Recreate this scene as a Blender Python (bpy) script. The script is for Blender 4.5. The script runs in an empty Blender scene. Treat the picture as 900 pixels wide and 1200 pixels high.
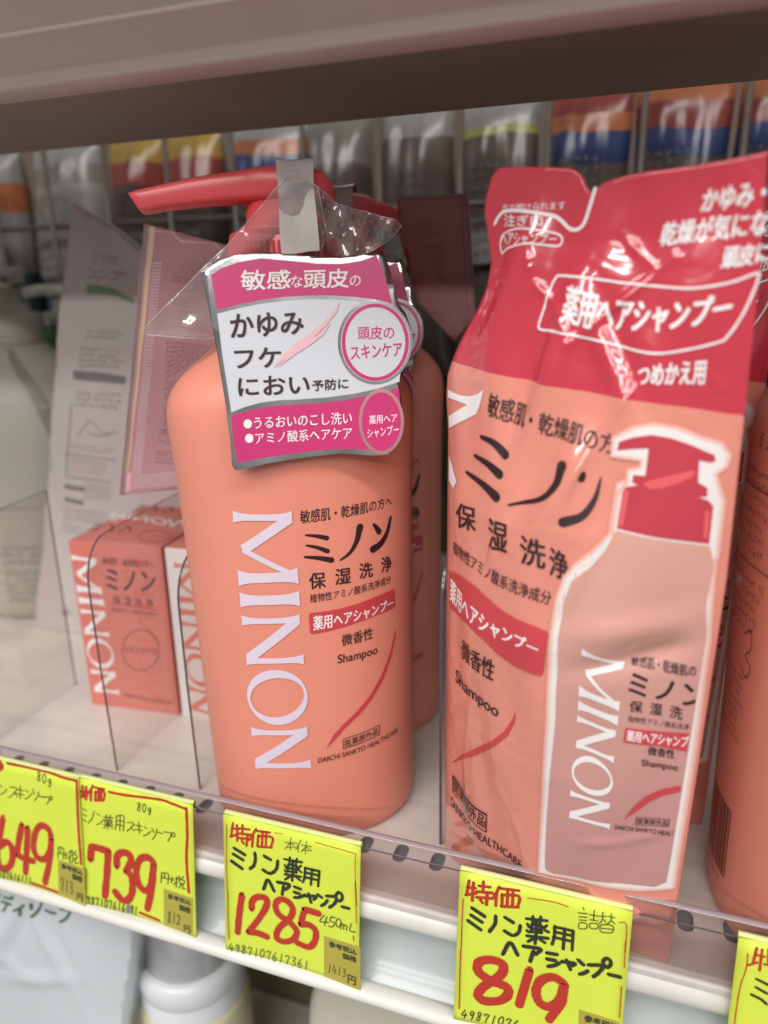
import bpy, bmesh, math, random
import numpy as np
from mathutils import Vector
from mathutils.geometry import tessellate_polygon

random.seed(7)
SC = bpy.context.scene
COL = SC.collection
MM = 0.001
rad = math.radians

# ------------------------------------------------------------------ camera, world, lamps, exposure
cam_d = bpy.data.cameras.new('camera')
cam = bpy.data.objects.new('camera', cam_d)
COL.objects.link(cam)
YAW, PITCH, ROLL = 0.33734, 0.29055, -0.01731
fwd = Vector((-math.sin(YAW) * math.cos(PITCH), math.cos(YAW) * math.cos(PITCH), -math.sin(PITCH)))
rgt = Vector((math.cos(YAW), math.sin(YAW), 0))
up = rgt.cross(fwd)
r2 = rgt * math.cos(ROLL) + up * math.sin(ROLL)
u2 = up * math.cos(ROLL) - rgt * math.sin(ROLL)
from mathutils import Matrix
cam.matrix_world = Matrix(((r2.x, u2.x, -fwd.x, 0.1225), (r2.y, u2.y, -fwd.y, -0.1797), (r2.z, u2.z, -fwd.z, 0.1689), (0, 0, 0, 1)))
cam_d.sensor_fit = 'VERTICAL'
cam_d.sensor_height = 24
cam_d.lens = 856.28 / 1200 * 24
cam_d.clip_start = 0.01
cam_d.clip_end = 30
cam_d.dof.use_dof = True
cam_d.dof.focus_distance = 0.228
cam_d.dof.aperture_fstop = 4.4
SC.camera = cam

world = bpy.data.worlds.new('World')
SC.world = world
world.use_nodes = True
bg = world.node_tree.nodes['Background']
bg.inputs[0].default_value = (1.0, 0.97, 0.95, 1)
bg.inputs[1].default_value = 0.27

def lamp(name, loc, target, sx, sy, power, col=(1, 0.97, 0.93)):
    d = bpy.data.lights.new(name, 'AREA')
    d.shape = 'RECTANGLE'; d.size = sx; d.size_y = sy; d.energy = power; d.color = col
    o = bpy.data.objects.new(name, d); COL.objects.link(o)
    o.location = loc
    o.rotation_euler = (Vector(target) - Vector(loc)).to_track_quat('-Z', 'Y').to_euler()
    return o
# fluorescent rows of the shop ceiling: one over the aisle, one farther back
lamp('ceiling_lamp', (0.25, -0.80, 1.30), (0.05, 0.0, 0.05), 2.4, 0.12, 18)
lamp('ceiling_lamp', (-0.3, -2.0, 1.6), (0.05, 0.0, 0.05), 2.6, 0.1, 22)
lamp('ceiling_lamp', (0.2, -3.4, 1.7), (0.05, 0.0, 0.05), 3.0, 0.12, 38)
lamp('ceiling_lamp', (-0.1, 1.1, 1.2), (-0.05, 0.27, 0.24), 1.6, 0.2, 1.2, (0.95, 0.98, 1))
SC.view_settings.view_transform = 'Standard'
SC.view_settings.look = 'None'
SC.view_settings.exposure = 0.08
SC.view_settings.gamma = 1
SC.cycles.use_denoising = True
SC.cycles.max_bounces = 10
SC.cycles.transparent_max_bounces = 24
SC.cycles.caustics_reflective = False
SC.cycles.caustics_refractive = False

# ------------------------------------------------------------------ materials
MATS = {}
def nt(m):
    m.use_nodes = True
    return m.node_tree
def pm(name, col, rough=.5, spec=.5, noise=0, nscale=60, bump=0, bscale=300, coat=0, metal=0, sss=0, trans=0, emit=None, tint=None):
    m = bpy.data.materials.new(name); t = nt(m); b = t.nodes['Principled BSDF']
    b.inputs['Base Color'].default_value = (*col, 1)
    b.inputs['Roughness'].default_value = rough
    b.inputs['Specular IOR Level'].default_value = spec
    b.inputs['Metallic'].default_value = metal
    b.inputs['Coat Weight'].default_value = coat
    b.inputs['Coat Roughness'].default_value = .06
    if sss:
        b.inputs['Subsurface Weight'].default_value = sss
        b.inputs['Subsurface Radius'].default_value = (1, .4, .3)
        b.inputs['Subsurface Scale'].default_value = .004
    if trans: b.inputs['Transmission Weight'].default_value = trans
    if noise or bump:
        tc = t.nodes.new('ShaderNodeTexCoord')
    if noise:
        n = t.nodes.new('ShaderNodeTexNoise'); n.inputs['Scale'].default_value = nscale; n.inputs['Detail'].default_value = 5
        t.links.new(tc.outputs['Object'], n.inputs['Vector'])
        mx = t.nodes.new('ShaderNodeMix'); mx.data_type = 'RGBA'
        c2 = tint or tuple(c * (1 - noise) for c in col)
        mx.inputs[6].default_value = (*col, 1); mx.inputs[7].default_value = (*c2, 1)
        r = t.nodes.new('ShaderNodeMapRange'); r.inputs[1].default_value = .35; r.inputs[2].default_value = .7
        t.links.new(n.outputs[0], r.inputs[0]); t.links.new(r.outputs[0], mx.inputs[0]); t.links.new(mx.outputs[2], b.inputs['Base Color'])
        r2_ = t.nodes.new('ShaderNodeMapRange'); r2_.inputs[3].default_value = rough * .88; r2_.inputs[4].default_value = min(1, rough * 1.15)
        t.links.new(n.outputs[0], r2_.inputs[0]); t.links.new(r2_.outputs[0], b.inputs['Roughness'])
    if bump:
        n2 = t.nodes.new('ShaderNodeTexNoise'); n2.inputs['Scale'].default_value = bscale; n2.inputs['Detail'].default_value = 3
        t.links.new(tc.outputs['Object'], n2.inputs['Vector'])
        bp = t.nodes.new('ShaderNodeBump'); bp.inputs['Strength'].default_value = bump; bp.inputs['Distance'].default_value = .0006
        t.links.new(n2.outputs[0], bp.inputs['Height']); t.links.new(bp.outputs[0], b.inputs['Normal'])
    MATS[name] = m
    return m
def clear(name, tint=(.95, .95, .95), rough=.05, gloss=1.0, haze=0.0, hazecol=(.9, .9, .9), mx0=.04, bump=0, bscale=60):
    """thin clear sheet: transparent body, fresnel reflection, a little white haze"""
    m = bpy.data.materials.new(name); t = nt(m); t.nodes.clear()
    out = t.nodes.new('ShaderNodeOutputMaterial'); tr = t.nodes.new('ShaderNodeBsdfTransparent'); tr.inputs[0].default_value = (*tint, 1)
    gl = t.nodes.new('ShaderNodeBsdfGlossy'); gl.inputs['Roughness'].default_value = rough
    lw = t.nodes.new('ShaderNodeLayerWeight'); lw.inputs[0].default_value = .35
    mr = t.nodes.new('ShaderNodeMapRange'); mr.inputs[3].default_value = mx0; mr.inputs[4].default_value = min(1, mx0 + .7 * gloss)
    t.links.new(lw.outputs['Fresnel'], mr.inputs[0])
    mix = t.nodes.new('ShaderNodeMixShader'); t.links.new(mr.outputs[0], mix.inputs[0]); 
    base = tr
    if haze:
        df = t.nodes.new('ShaderNodeBsdfDiffuse'); df.inputs[0].default_value = (*hazecol, 1)
        m2 = t.nodes.new('ShaderNodeMixShader'); m2.inputs[0].default_value = haze
        t.links.new(tr.outputs[0], m2.inputs[1]); t.links.new(df.outputs[0], m2.inputs[2]); base = m2
    t.links.new(base.outputs[0], mix.inputs[1]); t.links.new(gl.outputs[0], mix.inputs[2])
    t.links.new(mix.outputs[0], out.inputs[0])
    if bump:
        tc = t.nodes.new('ShaderNodeTexCoord'); n2 = t.nodes.new('ShaderNodeTexNoise'); n2.inputs['Scale'].default_value = bscale
        t.links.new(tc.outputs['Object'], n2.inputs['Vector'])
        bp = t.nodes.new('ShaderNodeBump'); bp.inputs['Strength'].default_value = bump; bp.inputs['Distance'].default_value = .002
        t.links.new(n2.outputs[0], bp.inputs['Height']); t.links.new(bp.outputs[0], gl.inputs['Normal']); t.links.new(bp.outputs[0], lw.inputs['Normal'])
    MATS[name] = m
    return m

CORAL = (.80, .285, .205)
pm('coral_plastic', CORAL, .40, .45, noise=.05, nscale=25, bump=.04, bscale=1500, sss=.06)
pm('pump_red', (.82, .105, .12), .28, .5, noise=.06, nscale=40, bump=.03, bscale=900, sss=.05)
for n, c, r in (('ink', (.035, .012, .012), .5), ('ink_b', (.03, .01, .012), .45), ('ink_soft', (.16, .03, .03), .5), ('white', (.84, .80, .80), .4),
                ('lilac', (.74, .64, .76), .38), ('red_print', (.58, .06, .075), .4), ('red_line', (.45, .06, .06), .5), ('coral_print', (.72, .22, .16), .5),
                ('magenta', (.56, .035, .17), .3), ('card_white', (.62, .645, .70), .3), ('pale_pink', (.78, .47, .53), .4), ('rose_foil', (.75, .40, .42), .28),
                ('halo', (.80, .74, .73), .25), ('pic_red', (.52, .05, .075), .22),
                ('marker_red', (.48, .035, .02), .5), ('marker_black', (.028, .035, .02), .45), ('pen', (.05, .055, .02), .6), ('pen_blue', (.16, .20, .30), .6), ('olive', (.42, .36, .055), .55),
                ('green_bar', (.19, .30, .16), .5), ('grey_bar', (.20, .18, .18), .5), ('grey_print', (.12, .11, .105), .6), ('pink_print', (.50, .10, .16), .6), ('wpaper', (.56, .50, .49), .35),
                ('cream', (.72, .47, .34), .4), ('sachet_pink', (.72, .42, .45), .4), ('dot_white', (.80, .62, .66), .35), ('sachet_ink', (.17, .03, .035), .5), ('sachet_edge', (.34, .16, .17), .5),
                ('green_ink', (.06, .15, .06), .5), ('brown_ink', (.12, .025, .02), .5)):
    pm(n, c, r)
pm('silver', (.92, .92, .94), .16, metal=1, noise=.55, nscale=55)  # strong noise in the colour stands for varied dark reflections in the foil
MATS['rose_foil'].node_tree.nodes['Principled BSDF'].inputs['Metallic'].default_value = .8
pm('pic_body', (.60, .275, .225), .16, .5, noise=.2, nscale=14, tint=(.68, .38, .33), coat=.6)
pm('halo_soft', (.79, .42, .355), .16, .5, coat=.6); pm('halo_mid', (.81, .58, .53), .16, .5, coat=.6); pm('pic_light', (.74, .115, .125), .16, .5, coat=.6)
pm('tag_yellow', (.66, .77, .075), .5, .35, noise=.04, nscale=30, bump=.05, bscale=500)
pm('shelf_cream', (.72, .685, .63), .40, .45, noise=.15, nscale=38, bump=.03, bscale=1200)
pm('shelf_front', (.62, .57, .55), .5, .4, noise=.22, nscale=50)
pm('lip_white', (.74, .72, .68), .35, .5, noise=.08, nscale=40)
pm('rail_grey', (.50, .54, .55), .22, .5, noise=.12, nscale=22)
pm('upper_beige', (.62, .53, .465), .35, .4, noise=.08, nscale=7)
pm('upper_shade', (.33, .27, .23), .5, .3, noise=.1, nscale=7)  # darker copy of the beige, underside shade put into the colour
pm('hole_shade', (.15, .142, .138), .8)  # dark colour standing for the shade inside slots and nozzle
pm('back_dark', (.10, .07, .055), .7, noise=.3, nscale=6)
pm('wire_paint', (.075, .058, .046), .4)
pm('olive_dark', (.17, .15, .075), .6, noise=.2, nscale=8)
pm('sachet_body', (.50, .255, .285), .3, .5, noise=.14, nscale=25, bump=.1, bscale=260)
pm('soap_coral', (.68, .20, .165), .42, .4, noise=.05, nscale=40)
pm('soap_white', (.76, .70, .68), .42, .4, noise=.04, nscale=40)
pm('cream_plastic', (.45, .44, .385), .4, .45, noise=.04, nscale=20, sss=.05)
pm('cream_stripe', (.27, .255, .20), .4)
pm('white_plastic', (.70, .73, .76), .25, .5, noise=.06, nscale=30, sss=.1)
pm('yellow_plastic', (.62, .60, .38), .4, noise=.05)
pm('bag_film', (.66, .71, .75), .18, .5, noise=.14, nscale=14, bump=.25, bscale=30)
pm('cream_bag', (.55, .53, .44), .4, noise=.1, nscale=14, bump=.3, bscale=30)
pm('green_plastic', (.05, .20, .07), .35); pm('orange_plastic', (.60, .22, .03), .35); pm('red_pack', (.42, .03, .02), .4); pm('label_grey', (.45, .40, .40), .4)
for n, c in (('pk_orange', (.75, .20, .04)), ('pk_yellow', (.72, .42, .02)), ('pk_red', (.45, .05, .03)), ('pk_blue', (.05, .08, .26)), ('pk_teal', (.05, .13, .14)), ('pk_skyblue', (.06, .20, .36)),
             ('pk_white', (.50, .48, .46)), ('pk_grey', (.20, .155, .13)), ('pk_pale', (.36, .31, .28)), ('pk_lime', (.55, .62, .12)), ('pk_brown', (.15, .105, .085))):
    pm(n, tuple(.40 * (.84 * k + .16 * sum(c) / 3) for k in c), .25, .5, noise=.45, nscale=35, bump=.5, bscale=45)  # colours scaled down, so the dimness behind the grid sits in the albedo
pm('acrylic_edge', (.10, .065, .085), .2, .5)
clear('acrylic', (.965, .95, .945), .05, .12, 0.015, (.8, .75, .72), .01)
clear('acrylic_riser', (.925, .905, .905), .05, .5, .03, (.8, .72, .72), .03)
clear('film', (.97, .95, .95), .10, .8, .075, (.95, .90, .90), .05, bump=.5, bscale=45)
clear('strap_film', (.95, .93, .93), .10, .9, .82, (.84, .81, .80), .26, bump=.7, bscale=70)  # heavy white haze stands in for the strap's bright reflections
clear('film_edge', (.95, .95, .95), .2, .3, .30, (.95, .93, .93), .1)
clear('clear_bag', (.95, .93, .93), .12, 1, .05, (.9, .85, .85), .05, bump=.4, bscale=40)
clear('cap_clear', (.88, .88, .90), .10, 1, .35, (.95, .95, .98), .10)

def picture_gradient():
    t = MATS['pic_body'].node_tree; b = t.nodes['Principled BSDF']
    tc = t.nodes.new('ShaderNodeTexCoord'); sx = t.nodes.new('ShaderNodeSeparateXYZ'); t.links.new(tc.outputs['Object'], sx.inputs[0])
    mz = t.nodes.new('ShaderNodeMath'); mz.operation = 'MULTIPLY_ADD'; mz.inputs[1].default_value = -.55; t.links.new(sx.outputs[0], mz.inputs[0]); t.links.new(sx.outputs[2], mz.inputs[2])
    mr = t.nodes.new('ShaderNodeMapRange'); mr.inputs[1].default_value = -.03; mr.inputs[2].default_value = .10; t.links.new(mz.outputs[0], mr.inputs[0])
    mx = t.nodes.new('ShaderNodeMix'); mx.data_type = 'RGBA'; mx.inputs[6].default_value = (.50, .235, .235, 1); mx.inputs[7].default_value = (.68, .355, .29, 1)
    t.links.new(mr.outputs[0], mx.inputs[0]); t.links.new(mx.outputs[2], b.inputs['Base Color'])
picture_gradient()

def pouch_material():
    m = bpy.data.materials.new('pouch_print'); t = nt(m); b = t.nodes['Principled BSDF']
    tc = t.nodes.new('ShaderNodeTexCoord'); sx = t.nodes.new('ShaderNodeSeparateXYZ'); t.links.new(tc.outputs['Object'], sx.inputs[0])
    ma = t.nodes.new('ShaderNodeMath'); ma.operation = 'MULTIPLY_ADD'; ma.inputs[1].default_value = .118; t.links.new(sx.outputs[0], ma.inputs[0]); t.links.new(sx.outputs[2], ma.inputs[2])
    gt = t.nodes.new('ShaderNodeMath'); gt.operation = 'GREATER_THAN'; gt.inputs[1].default_value = .1701; t.links.new(ma.outputs[0], gt.inputs[0])
    n = t.nodes.new('ShaderNodeTexNoise'); n.inputs['Scale'].default_value = 30; n.inputs['Detail'].default_value = 4; t.links.new(tc.outputs['Object'], n.inputs[0])
    def mixc(a, c):
        x = t.nodes.new('ShaderNodeMix'); x.data_type = 'RGBA'; x.inputs[6].default_value = (*a, 1); x.inputs[7].default_value = (*c, 1); t.links.new(n.outputs[0], x.inputs[0]); return x
    A = mixc((.77, .285, .22), (.72, .25, .19)); B = mixc((.60, .045, .075), (.54, .036, .062))
    mx = t.nodes.new('ShaderNodeMix'); mx.data_type = 'RGBA'; t.links.new(gt.outputs[0], mx.inputs[0]); t.links.new(A.outputs[2], mx.inputs[6]); t.links.new(B.outputs[2], mx.inputs[7])
    t.links.new(mx.outputs[2], b.inputs['Base Color'])
    b.inputs['Roughness'].default_value = .16; b.inputs['Coat Weight'].default_value = .9; b.inputs['Coat Roughness'].default_value = .035
    n2 = t.nodes.new('ShaderNodeTexNoise'); n2.inputs['Scale'].default_value = 55; n2.inputs['Detail'].default_value = 2; n2.inputs['Distortion'].default_value = 1.2; t.links.new(tc.outputs['Object'], n2.inputs[0])
    bp = t.nodes.new('ShaderNodeBump'); bp.inputs['Strength'].default_value = .17; bp.inputs['Distance'].default_value = .003; t.links.new(n2.outputs[0], bp.inputs['Height'])
    t.links.new(bp.outputs[0], b.inputs['Normal']); t.links.new(bp.outputs[0], b.inputs['Coat Normal'])
    MATS['pouch_print'] = m
pouch_material()

# ------------------------------------------------------------------ builders
class MB:
    """collects faces of several materials, becomes ONE mesh object (millimetres)"""
    def __init__(s): s.v = []; s.f = []; s.m = []; s.mats = []; s.sm = []
    def mi(s, mat):
        if mat not in s.mats: s.mats.append(mat)
        return s.mats.index(mat)
    def add(s, vs, fs, mat, smooth=False):
        o = len(s.v); k = s.mi(mat)
        s.v += [tuple(map(float, p)) for p in vs]
        for f in fs: s.f.append(tuple(i + o for i in f)); s.m.append(k); s.sm.append(smooth)
        return s
    def box(s, x0, x1, y0, y1, z0, z1, mat, bev=0):
        if bev:
            bm = bmesh.new(); bmesh.ops.create_cube(bm, size=1)
            for v in bm.verts: v.co = Vector((x0 + (v.co.x + .5) * (x1 - x0), y0 + (v.co.y + .5) * (y1 - y0), z0 + (v.co.z + .5) * (z1 - z0)))
            bmesh.ops.bevel(bm, geom=bm.edges[:], offset=bev, segments=2, affect='EDGES', profile=.6)
            bm.verts.index_update(); s.add([v.co for v in bm.verts], [[v.index for v in f.verts] for f in bm.faces], mat); bm.free(); return s
        vs = [(x, y, z) for x in (x0, x1) for y in (y0, y1) for z in (z0, z1)]
        return s.add(vs, [(0, 1, 3, 2), (4, 6, 7, 5), (0, 4, 5, 1), (2, 3, 7, 6), (0, 2, 6, 4), (1, 5, 7, 3)], mat)
    def loft(s, rings, mat, closed=True, cap0=False, cap1=False, smooth=True):
        n = len(rings[0]); vs = [p for r in rings for p in r]; fs = []
        for i in range(len(rings) - 1):
            for j in range(n if closed else n - 1):
                k = (j + 1) % n
                fs.append((i * n + j, i * n + k, (i + 1) * n + k, (i + 1) * n + j))
        if cap0: fs.append(tuple(range(n - 1, -1, -1)))
        if cap1: fs.append(tuple((len(rings) - 1) * n + j for j in range(n)))
        return s.add(vs, fs, mat, smooth)
    def lathe(s, prof, mat, cx=0, cy=0, n=48, cap0=True, cap1=True, smooth=True):
        return s.loft([[(cx + r * math.cos(2 * math.pi * k / n), cy + r * math.sin(2 * math.pi * k / n), z) for k in range(n)] for r, z in prof], mat, True, cap0, cap1, smooth)
    def extr(s, prof, x0, x1, mat, closed=False, caps=False, smooth=False):
        return s.loft([[(x0, y, z) for y, z in prof], [(x1, y, z) for y, z in prof]], mat, closed, caps, caps, smooth)
    def tube(s, pts, r, mat, n=8):
        rings = []
        P_ = [Vector(p) for p in pts]
        for i, p in enumerate(P_):
            d = (P_[min(i + 1, len(P_) - 1)] - P_[max(i - 1, 0)]).normalized()
            a = d.orthogonal().normalized(); b = d.cross(a)
            rings.append([p + a * r * math.cos(2 * math.pi * k / n) + b * r * math.sin(2 * math.pi * k / n) for k in range(n)])
        return s.loft(rings, mat, True, True, True)
    def build(s, name, parent=None, fixn=True):
        me = bpy.data.meshes.new(name)
        me.from_pydata([(x * MM, y * MM, z * MM) for x, y, z in s.v], [], s.f)
        for m in s.mats: me.materials.append(MATS[m])
        me.polygons.foreach_set('material_index', s.m); me.polygons.foreach_set('use_smooth', s.sm)
        if fixn:
            bm = bmesh.new(); bm.from_mesh(me); bmesh.ops.recalc_face_normals(bm, faces=bm.faces); bm.to_mesh(me); bm.free()
        o = bpy.data.objects.new(name, me); COL.objects.link(o)
        if parent: o.parent = parent
        return o
def tag(o, label, cat, group=None):
    o['label'] = label; o['category'] = cat
    if group: o['group'] = group
    return o
def thing(name, label, cat, loc=(0, 0, 0), rz=0, group=None):
    o = bpy.data.objects.new(name, None); COL.objects.link(o); o.empty_display_size = .01
    o.location = tuple(c * MM for c in loc); o.rotation_euler = (0, 0, rz)
    return tag(o, label, cat, group)
def structure(o):
    o['kind'] = 'structure'; return o
def copy_thing(root, label, loc, rz, group=None, skip=()):
    def cp(o, par):
        c = o.copy(); COL.objects.link(c); c.parent = par
        for ch in [x for x in COL.objects if x.parent == o]:
            if ch.name.split('.')[0] not in skip: cp(ch, c)
        return c
    c = cp(root, None); c.location = tuple(k * MM for k in loc); c.rotation_euler = (0, 0, rz); c['label'] = label
    if group: c['group'] = group
    return c

# ------------------------------------------------------------------ writing: flat pieces in surface coordinates (a, b), then laid on a surface
_glyph = {}
def glyphs(text, bold):
    k = (text, bold)
    if k not in _glyph:
        cu = bpy.data.curves.new('writing', 'FONT'); cu.body = text; cu.size = 1; cu.offset = 0; cu.resolution_u = 4
        o = bpy.data.objects.new('writing', cu); COL.objects.link(o)
        me = bpy.data.meshes.new_from_object(o.evaluated_get(bpy.context.evaluated_depsgraph_get()))
        v = np.array([q.co[:2] for q in me.vertices]); f = [tuple(p.vertices) for p in me.polygons]
        bpy.data.objects.remove(o); bpy.data.curves.remove(cu); bpy.data.meshes.remove(me)
        v = (v - v.min(0)) / np.maximum(v.max(0) - v.min(0), 1e-6)
        _glyph[k] = (v, f)
    return _glyph[k]
def quadmap(q):
    TL, TR, BR, BL = [np.array(p) for p in q]
    return lambda x, y: (TL * (1 - x) + TR * x) * y + (BL * (1 - x) + BR * x) * (1 - y)
def smooth_line(pts, n=7):
    if len(pts) < 3: return [np.array(p, float) for p in pts]
    P_ = [np.array(p, float) for p in pts]
    closed = np.linalg.norm(P_[0] - P_[-1]) < 1e-6
    ext = ([P_[-2]] if closed else [2 * P_[0] - P_[1]]) + P_ + ([P_[1]] if closed else [2 * P_[-1] - P_[-2]])
    out = []
    for i in range(1, len(ext) - 2):
        a, b, c, d = ext[i - 1:i + 3]
        for k in range(n):
            t = k / n
            out.append(.5 * (2 * b + (c - a) * t + (2 * a - 5 * b + 4 * c - d) * t * t + (3 * b - a - 3 * c + d) * t ** 3))
    out.append(P_[-1])
    return out
def ribbon(pts, w, wob=.0):
    L = smooth_line(pts); vs = []; fs = []; n = len(L); h = w / 2
    for i, p in enumerate(L):
        d = L[min(i + 1, n - 1)] - L[max(i - 1, 0)]; d = d / max(np.linalg.norm(d), 1e-9); nn = np.array([-d[1], d[0]])
        ww = h * (1 + wob * math.sin(i * 1.7 + p[0] * 3))
        vs += [p + nn * ww, p - nn * ww]
    for i in range(n - 1): fs.append((2 * i, 2 * i + 1, 2 * i + 3, 2 * i + 2))
    vs = [np.array((*p, .00006 * (j // 2))) for j, p in enumerate(vs)]; zt = {0: 0, 1: .00006 * n}
    for end, i in ((0, 0), (1, n - 1)):   # round caps
        d = (L[0] - L[min(1, n - 1)]) if end == 0 else (L[-1] - L[-2]); d = d / max(np.linalg.norm(d), 1e-9); nn = np.array([-d[1], d[0]])
        c0 = len(vs); m = 5
        for k in range(1, m): a = math.pi * k / m; vs.append(np.array((*(L[i] + nn * h * math.cos(a) + d * h * math.sin(a)), zt[end])))
        a_, b_ = (2 * i, 2 * i + 1)
        ring = [a_] + list(range(c0, c0 + m - 1)) + [b_]
        fs.append(tuple(ring))
    return vs, fs
def brush(pts, w0, w1):
    L = smooth_line(pts, 9); n = len(L); vs, fs = ribbon(L[::1], 1.0) if False else ([], [])
    for i, p in enumerate(L):
        d = L[min(i + 1, n - 1)] - L[max(i - 1, 0)]; d = d / max(np.linalg.norm(d), 1e-9); nn = np.array([-d[1], d[0]])
        t = i / (n - 1); h = (w0 + (w1 - w0) * t ** .8) / 2; vs += [p + nn * h, p - nn * h]
    for i in range(n - 1): fs.append((2 * i, 2 * i + 1, 2 * i + 3, 2 * i + 2))
    for i, h, sg in ((0, w0 / 2, -1), (n - 1, w1 / 2, 1)):
        d = (L[1] - L[0]) if i == 0 else (L[-1] - L[-2]); d = d / max(np.linalg.norm(d), 1e-9) * sg; nn = np.array([-d[1], d[0]]); c0 = len(vs)
        for k in range(1, 8): a = math.pi * k / 8; vs.append(L[i] + nn * h * math.cos(a) + d * h * math.sin(a))
        A_, B_ = (2 * i, 2 * i + 1) if sg > 0 else (2 * i + 1, 2 * i)
        fs.append(tuple([A_] + list(range(c0, c0 + 7)) + [B_]))
    return vs, fs
def filled(pts):
    tri = tessellate_polygon([[Vector((p[0], p[1], 0)) for p in pts]])
    return [np.array(p, float) for p in pts], [tuple(t) for t in tri]
DIG = {'0': [[(.5, 0), (.1, .25), (.05, .6), (.35, 1), (.75, .85), (.9, .45), (.7, .08), (.5, 0)]], '1': [[(.55, 0), (.45, 1)]], '2': [[(.1, .2), (.4, 0), (.8, .2), (.6, .55), (.05, 1)], [(.05, 1), (.95, .95)]],
       '3': [[(.1, .1), (.6, .02), (.75, .25), (.35, .45)], [(.35, .45), (.85, .62), (.75, .92), (.1, .98)]], '4': [[(.45, 0), (.02, .6), (.95, .62)], [(.7, .35), (.6, 1)]],
       '5': [[(.3, .05), (.2, .45), (.7, .45), (.85, .75), (.5, 1), (.1, .92)], [(.3, .05), (.9, .08)]], '6': [[(.65, 0), (.15, .5), (.2, .95), (.65, .98), (.8, .68), (.45, .52), (.15, .7)]],
       '7': [[(.08, .25), (.12, .06), (.85, .08), (.6, .5), (.5, 1)]], '8': [[(.75, .15), (.4, 0), (.18, .22), (.7, .62), (.7, .92), (.35, 1), (.15, .75), (.65, .4), (.75, .15)]],
       '9': [[(.8, .2), (.45, .02), (.15, .25), (.35, .5), (.75, .35), (.8, .15)], [(.82, .15), (.75, .6), (.6, 1)]], 'g': [[(.75, .4), (.4, .3), (.2, .55), (.5, .75), (.75, .5)], [(.78, .35), (.75, .95), (.5, 1.15), (.2, 1.0)]]}
def flare(p0, p1, w, e=1.55):
    p0, p1 = np.array(p0, float), np.array(p1, float); d = p1 - p0; L = np.linalg.norm(d); d /= L; n = np.array([-d[1], d[0]])
    a, b = [], []
    for k in range(13):
        t = k / 12; ww = w / 2 * (1 + (e - 1) * abs(2 * t - 1) ** 4)
        a.append(p0 + d * L * t + n * ww); b.append(p0 + d * L * t - n * ww)
    vs = a + b; return vs, [(i, i + 1, 14 + i, 13 + i) for i in range(12)]
def brand_word():
    """the five flared roman capitals in a 762 x 180 box"""
    out = []
    def ring(cx, cy, rx, ry, ix, iy, tilt, n=48):
        o, i = [], []
        for k in range(n):
            a = 2 * math.pi * k / n; o.append(np.array((cx + rx * math.cos(a), cy + ry * math.sin(a)))); x, y = ix * math.cos(a), iy * math.sin(a)
            i.append(np.array((cx + x * math.cos(tilt) - y * math.sin(tilt), cy + x * math.sin(tilt) + y * math.cos(tilt))))
        return o + i, [(k, (k + 1) % n, n + (k + 1) % n, n + k) for k in range(n)]
    out += [flare((16, 0), (22, 174), 17, 1.9), flare((25, 166), (106, 22), 27, 1.05), flare((105, 22), (180, 170), 15, 1.05), flare((184, 0), (182, 180), 27, 1.7)]
    out += [flare((246, 0), (246, 180), 27, 1.6)]
    out += [flare((306, 0), (306, 176), 16, 1.9), flare((311, 164), (418, 12), 28, 1.05), flare((424, 4), (424, 180), 16, 1.9)]
    out += [ring(537, 90, 86, 94, 60, 84, .18)]
    out += [flare((648, 0), (648, 176), 16, 1.9), flare((653, 164), (750, 12), 28, 1.05), flare((756, 4), (756, 180), 16, 1.9)]
    return out
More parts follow.
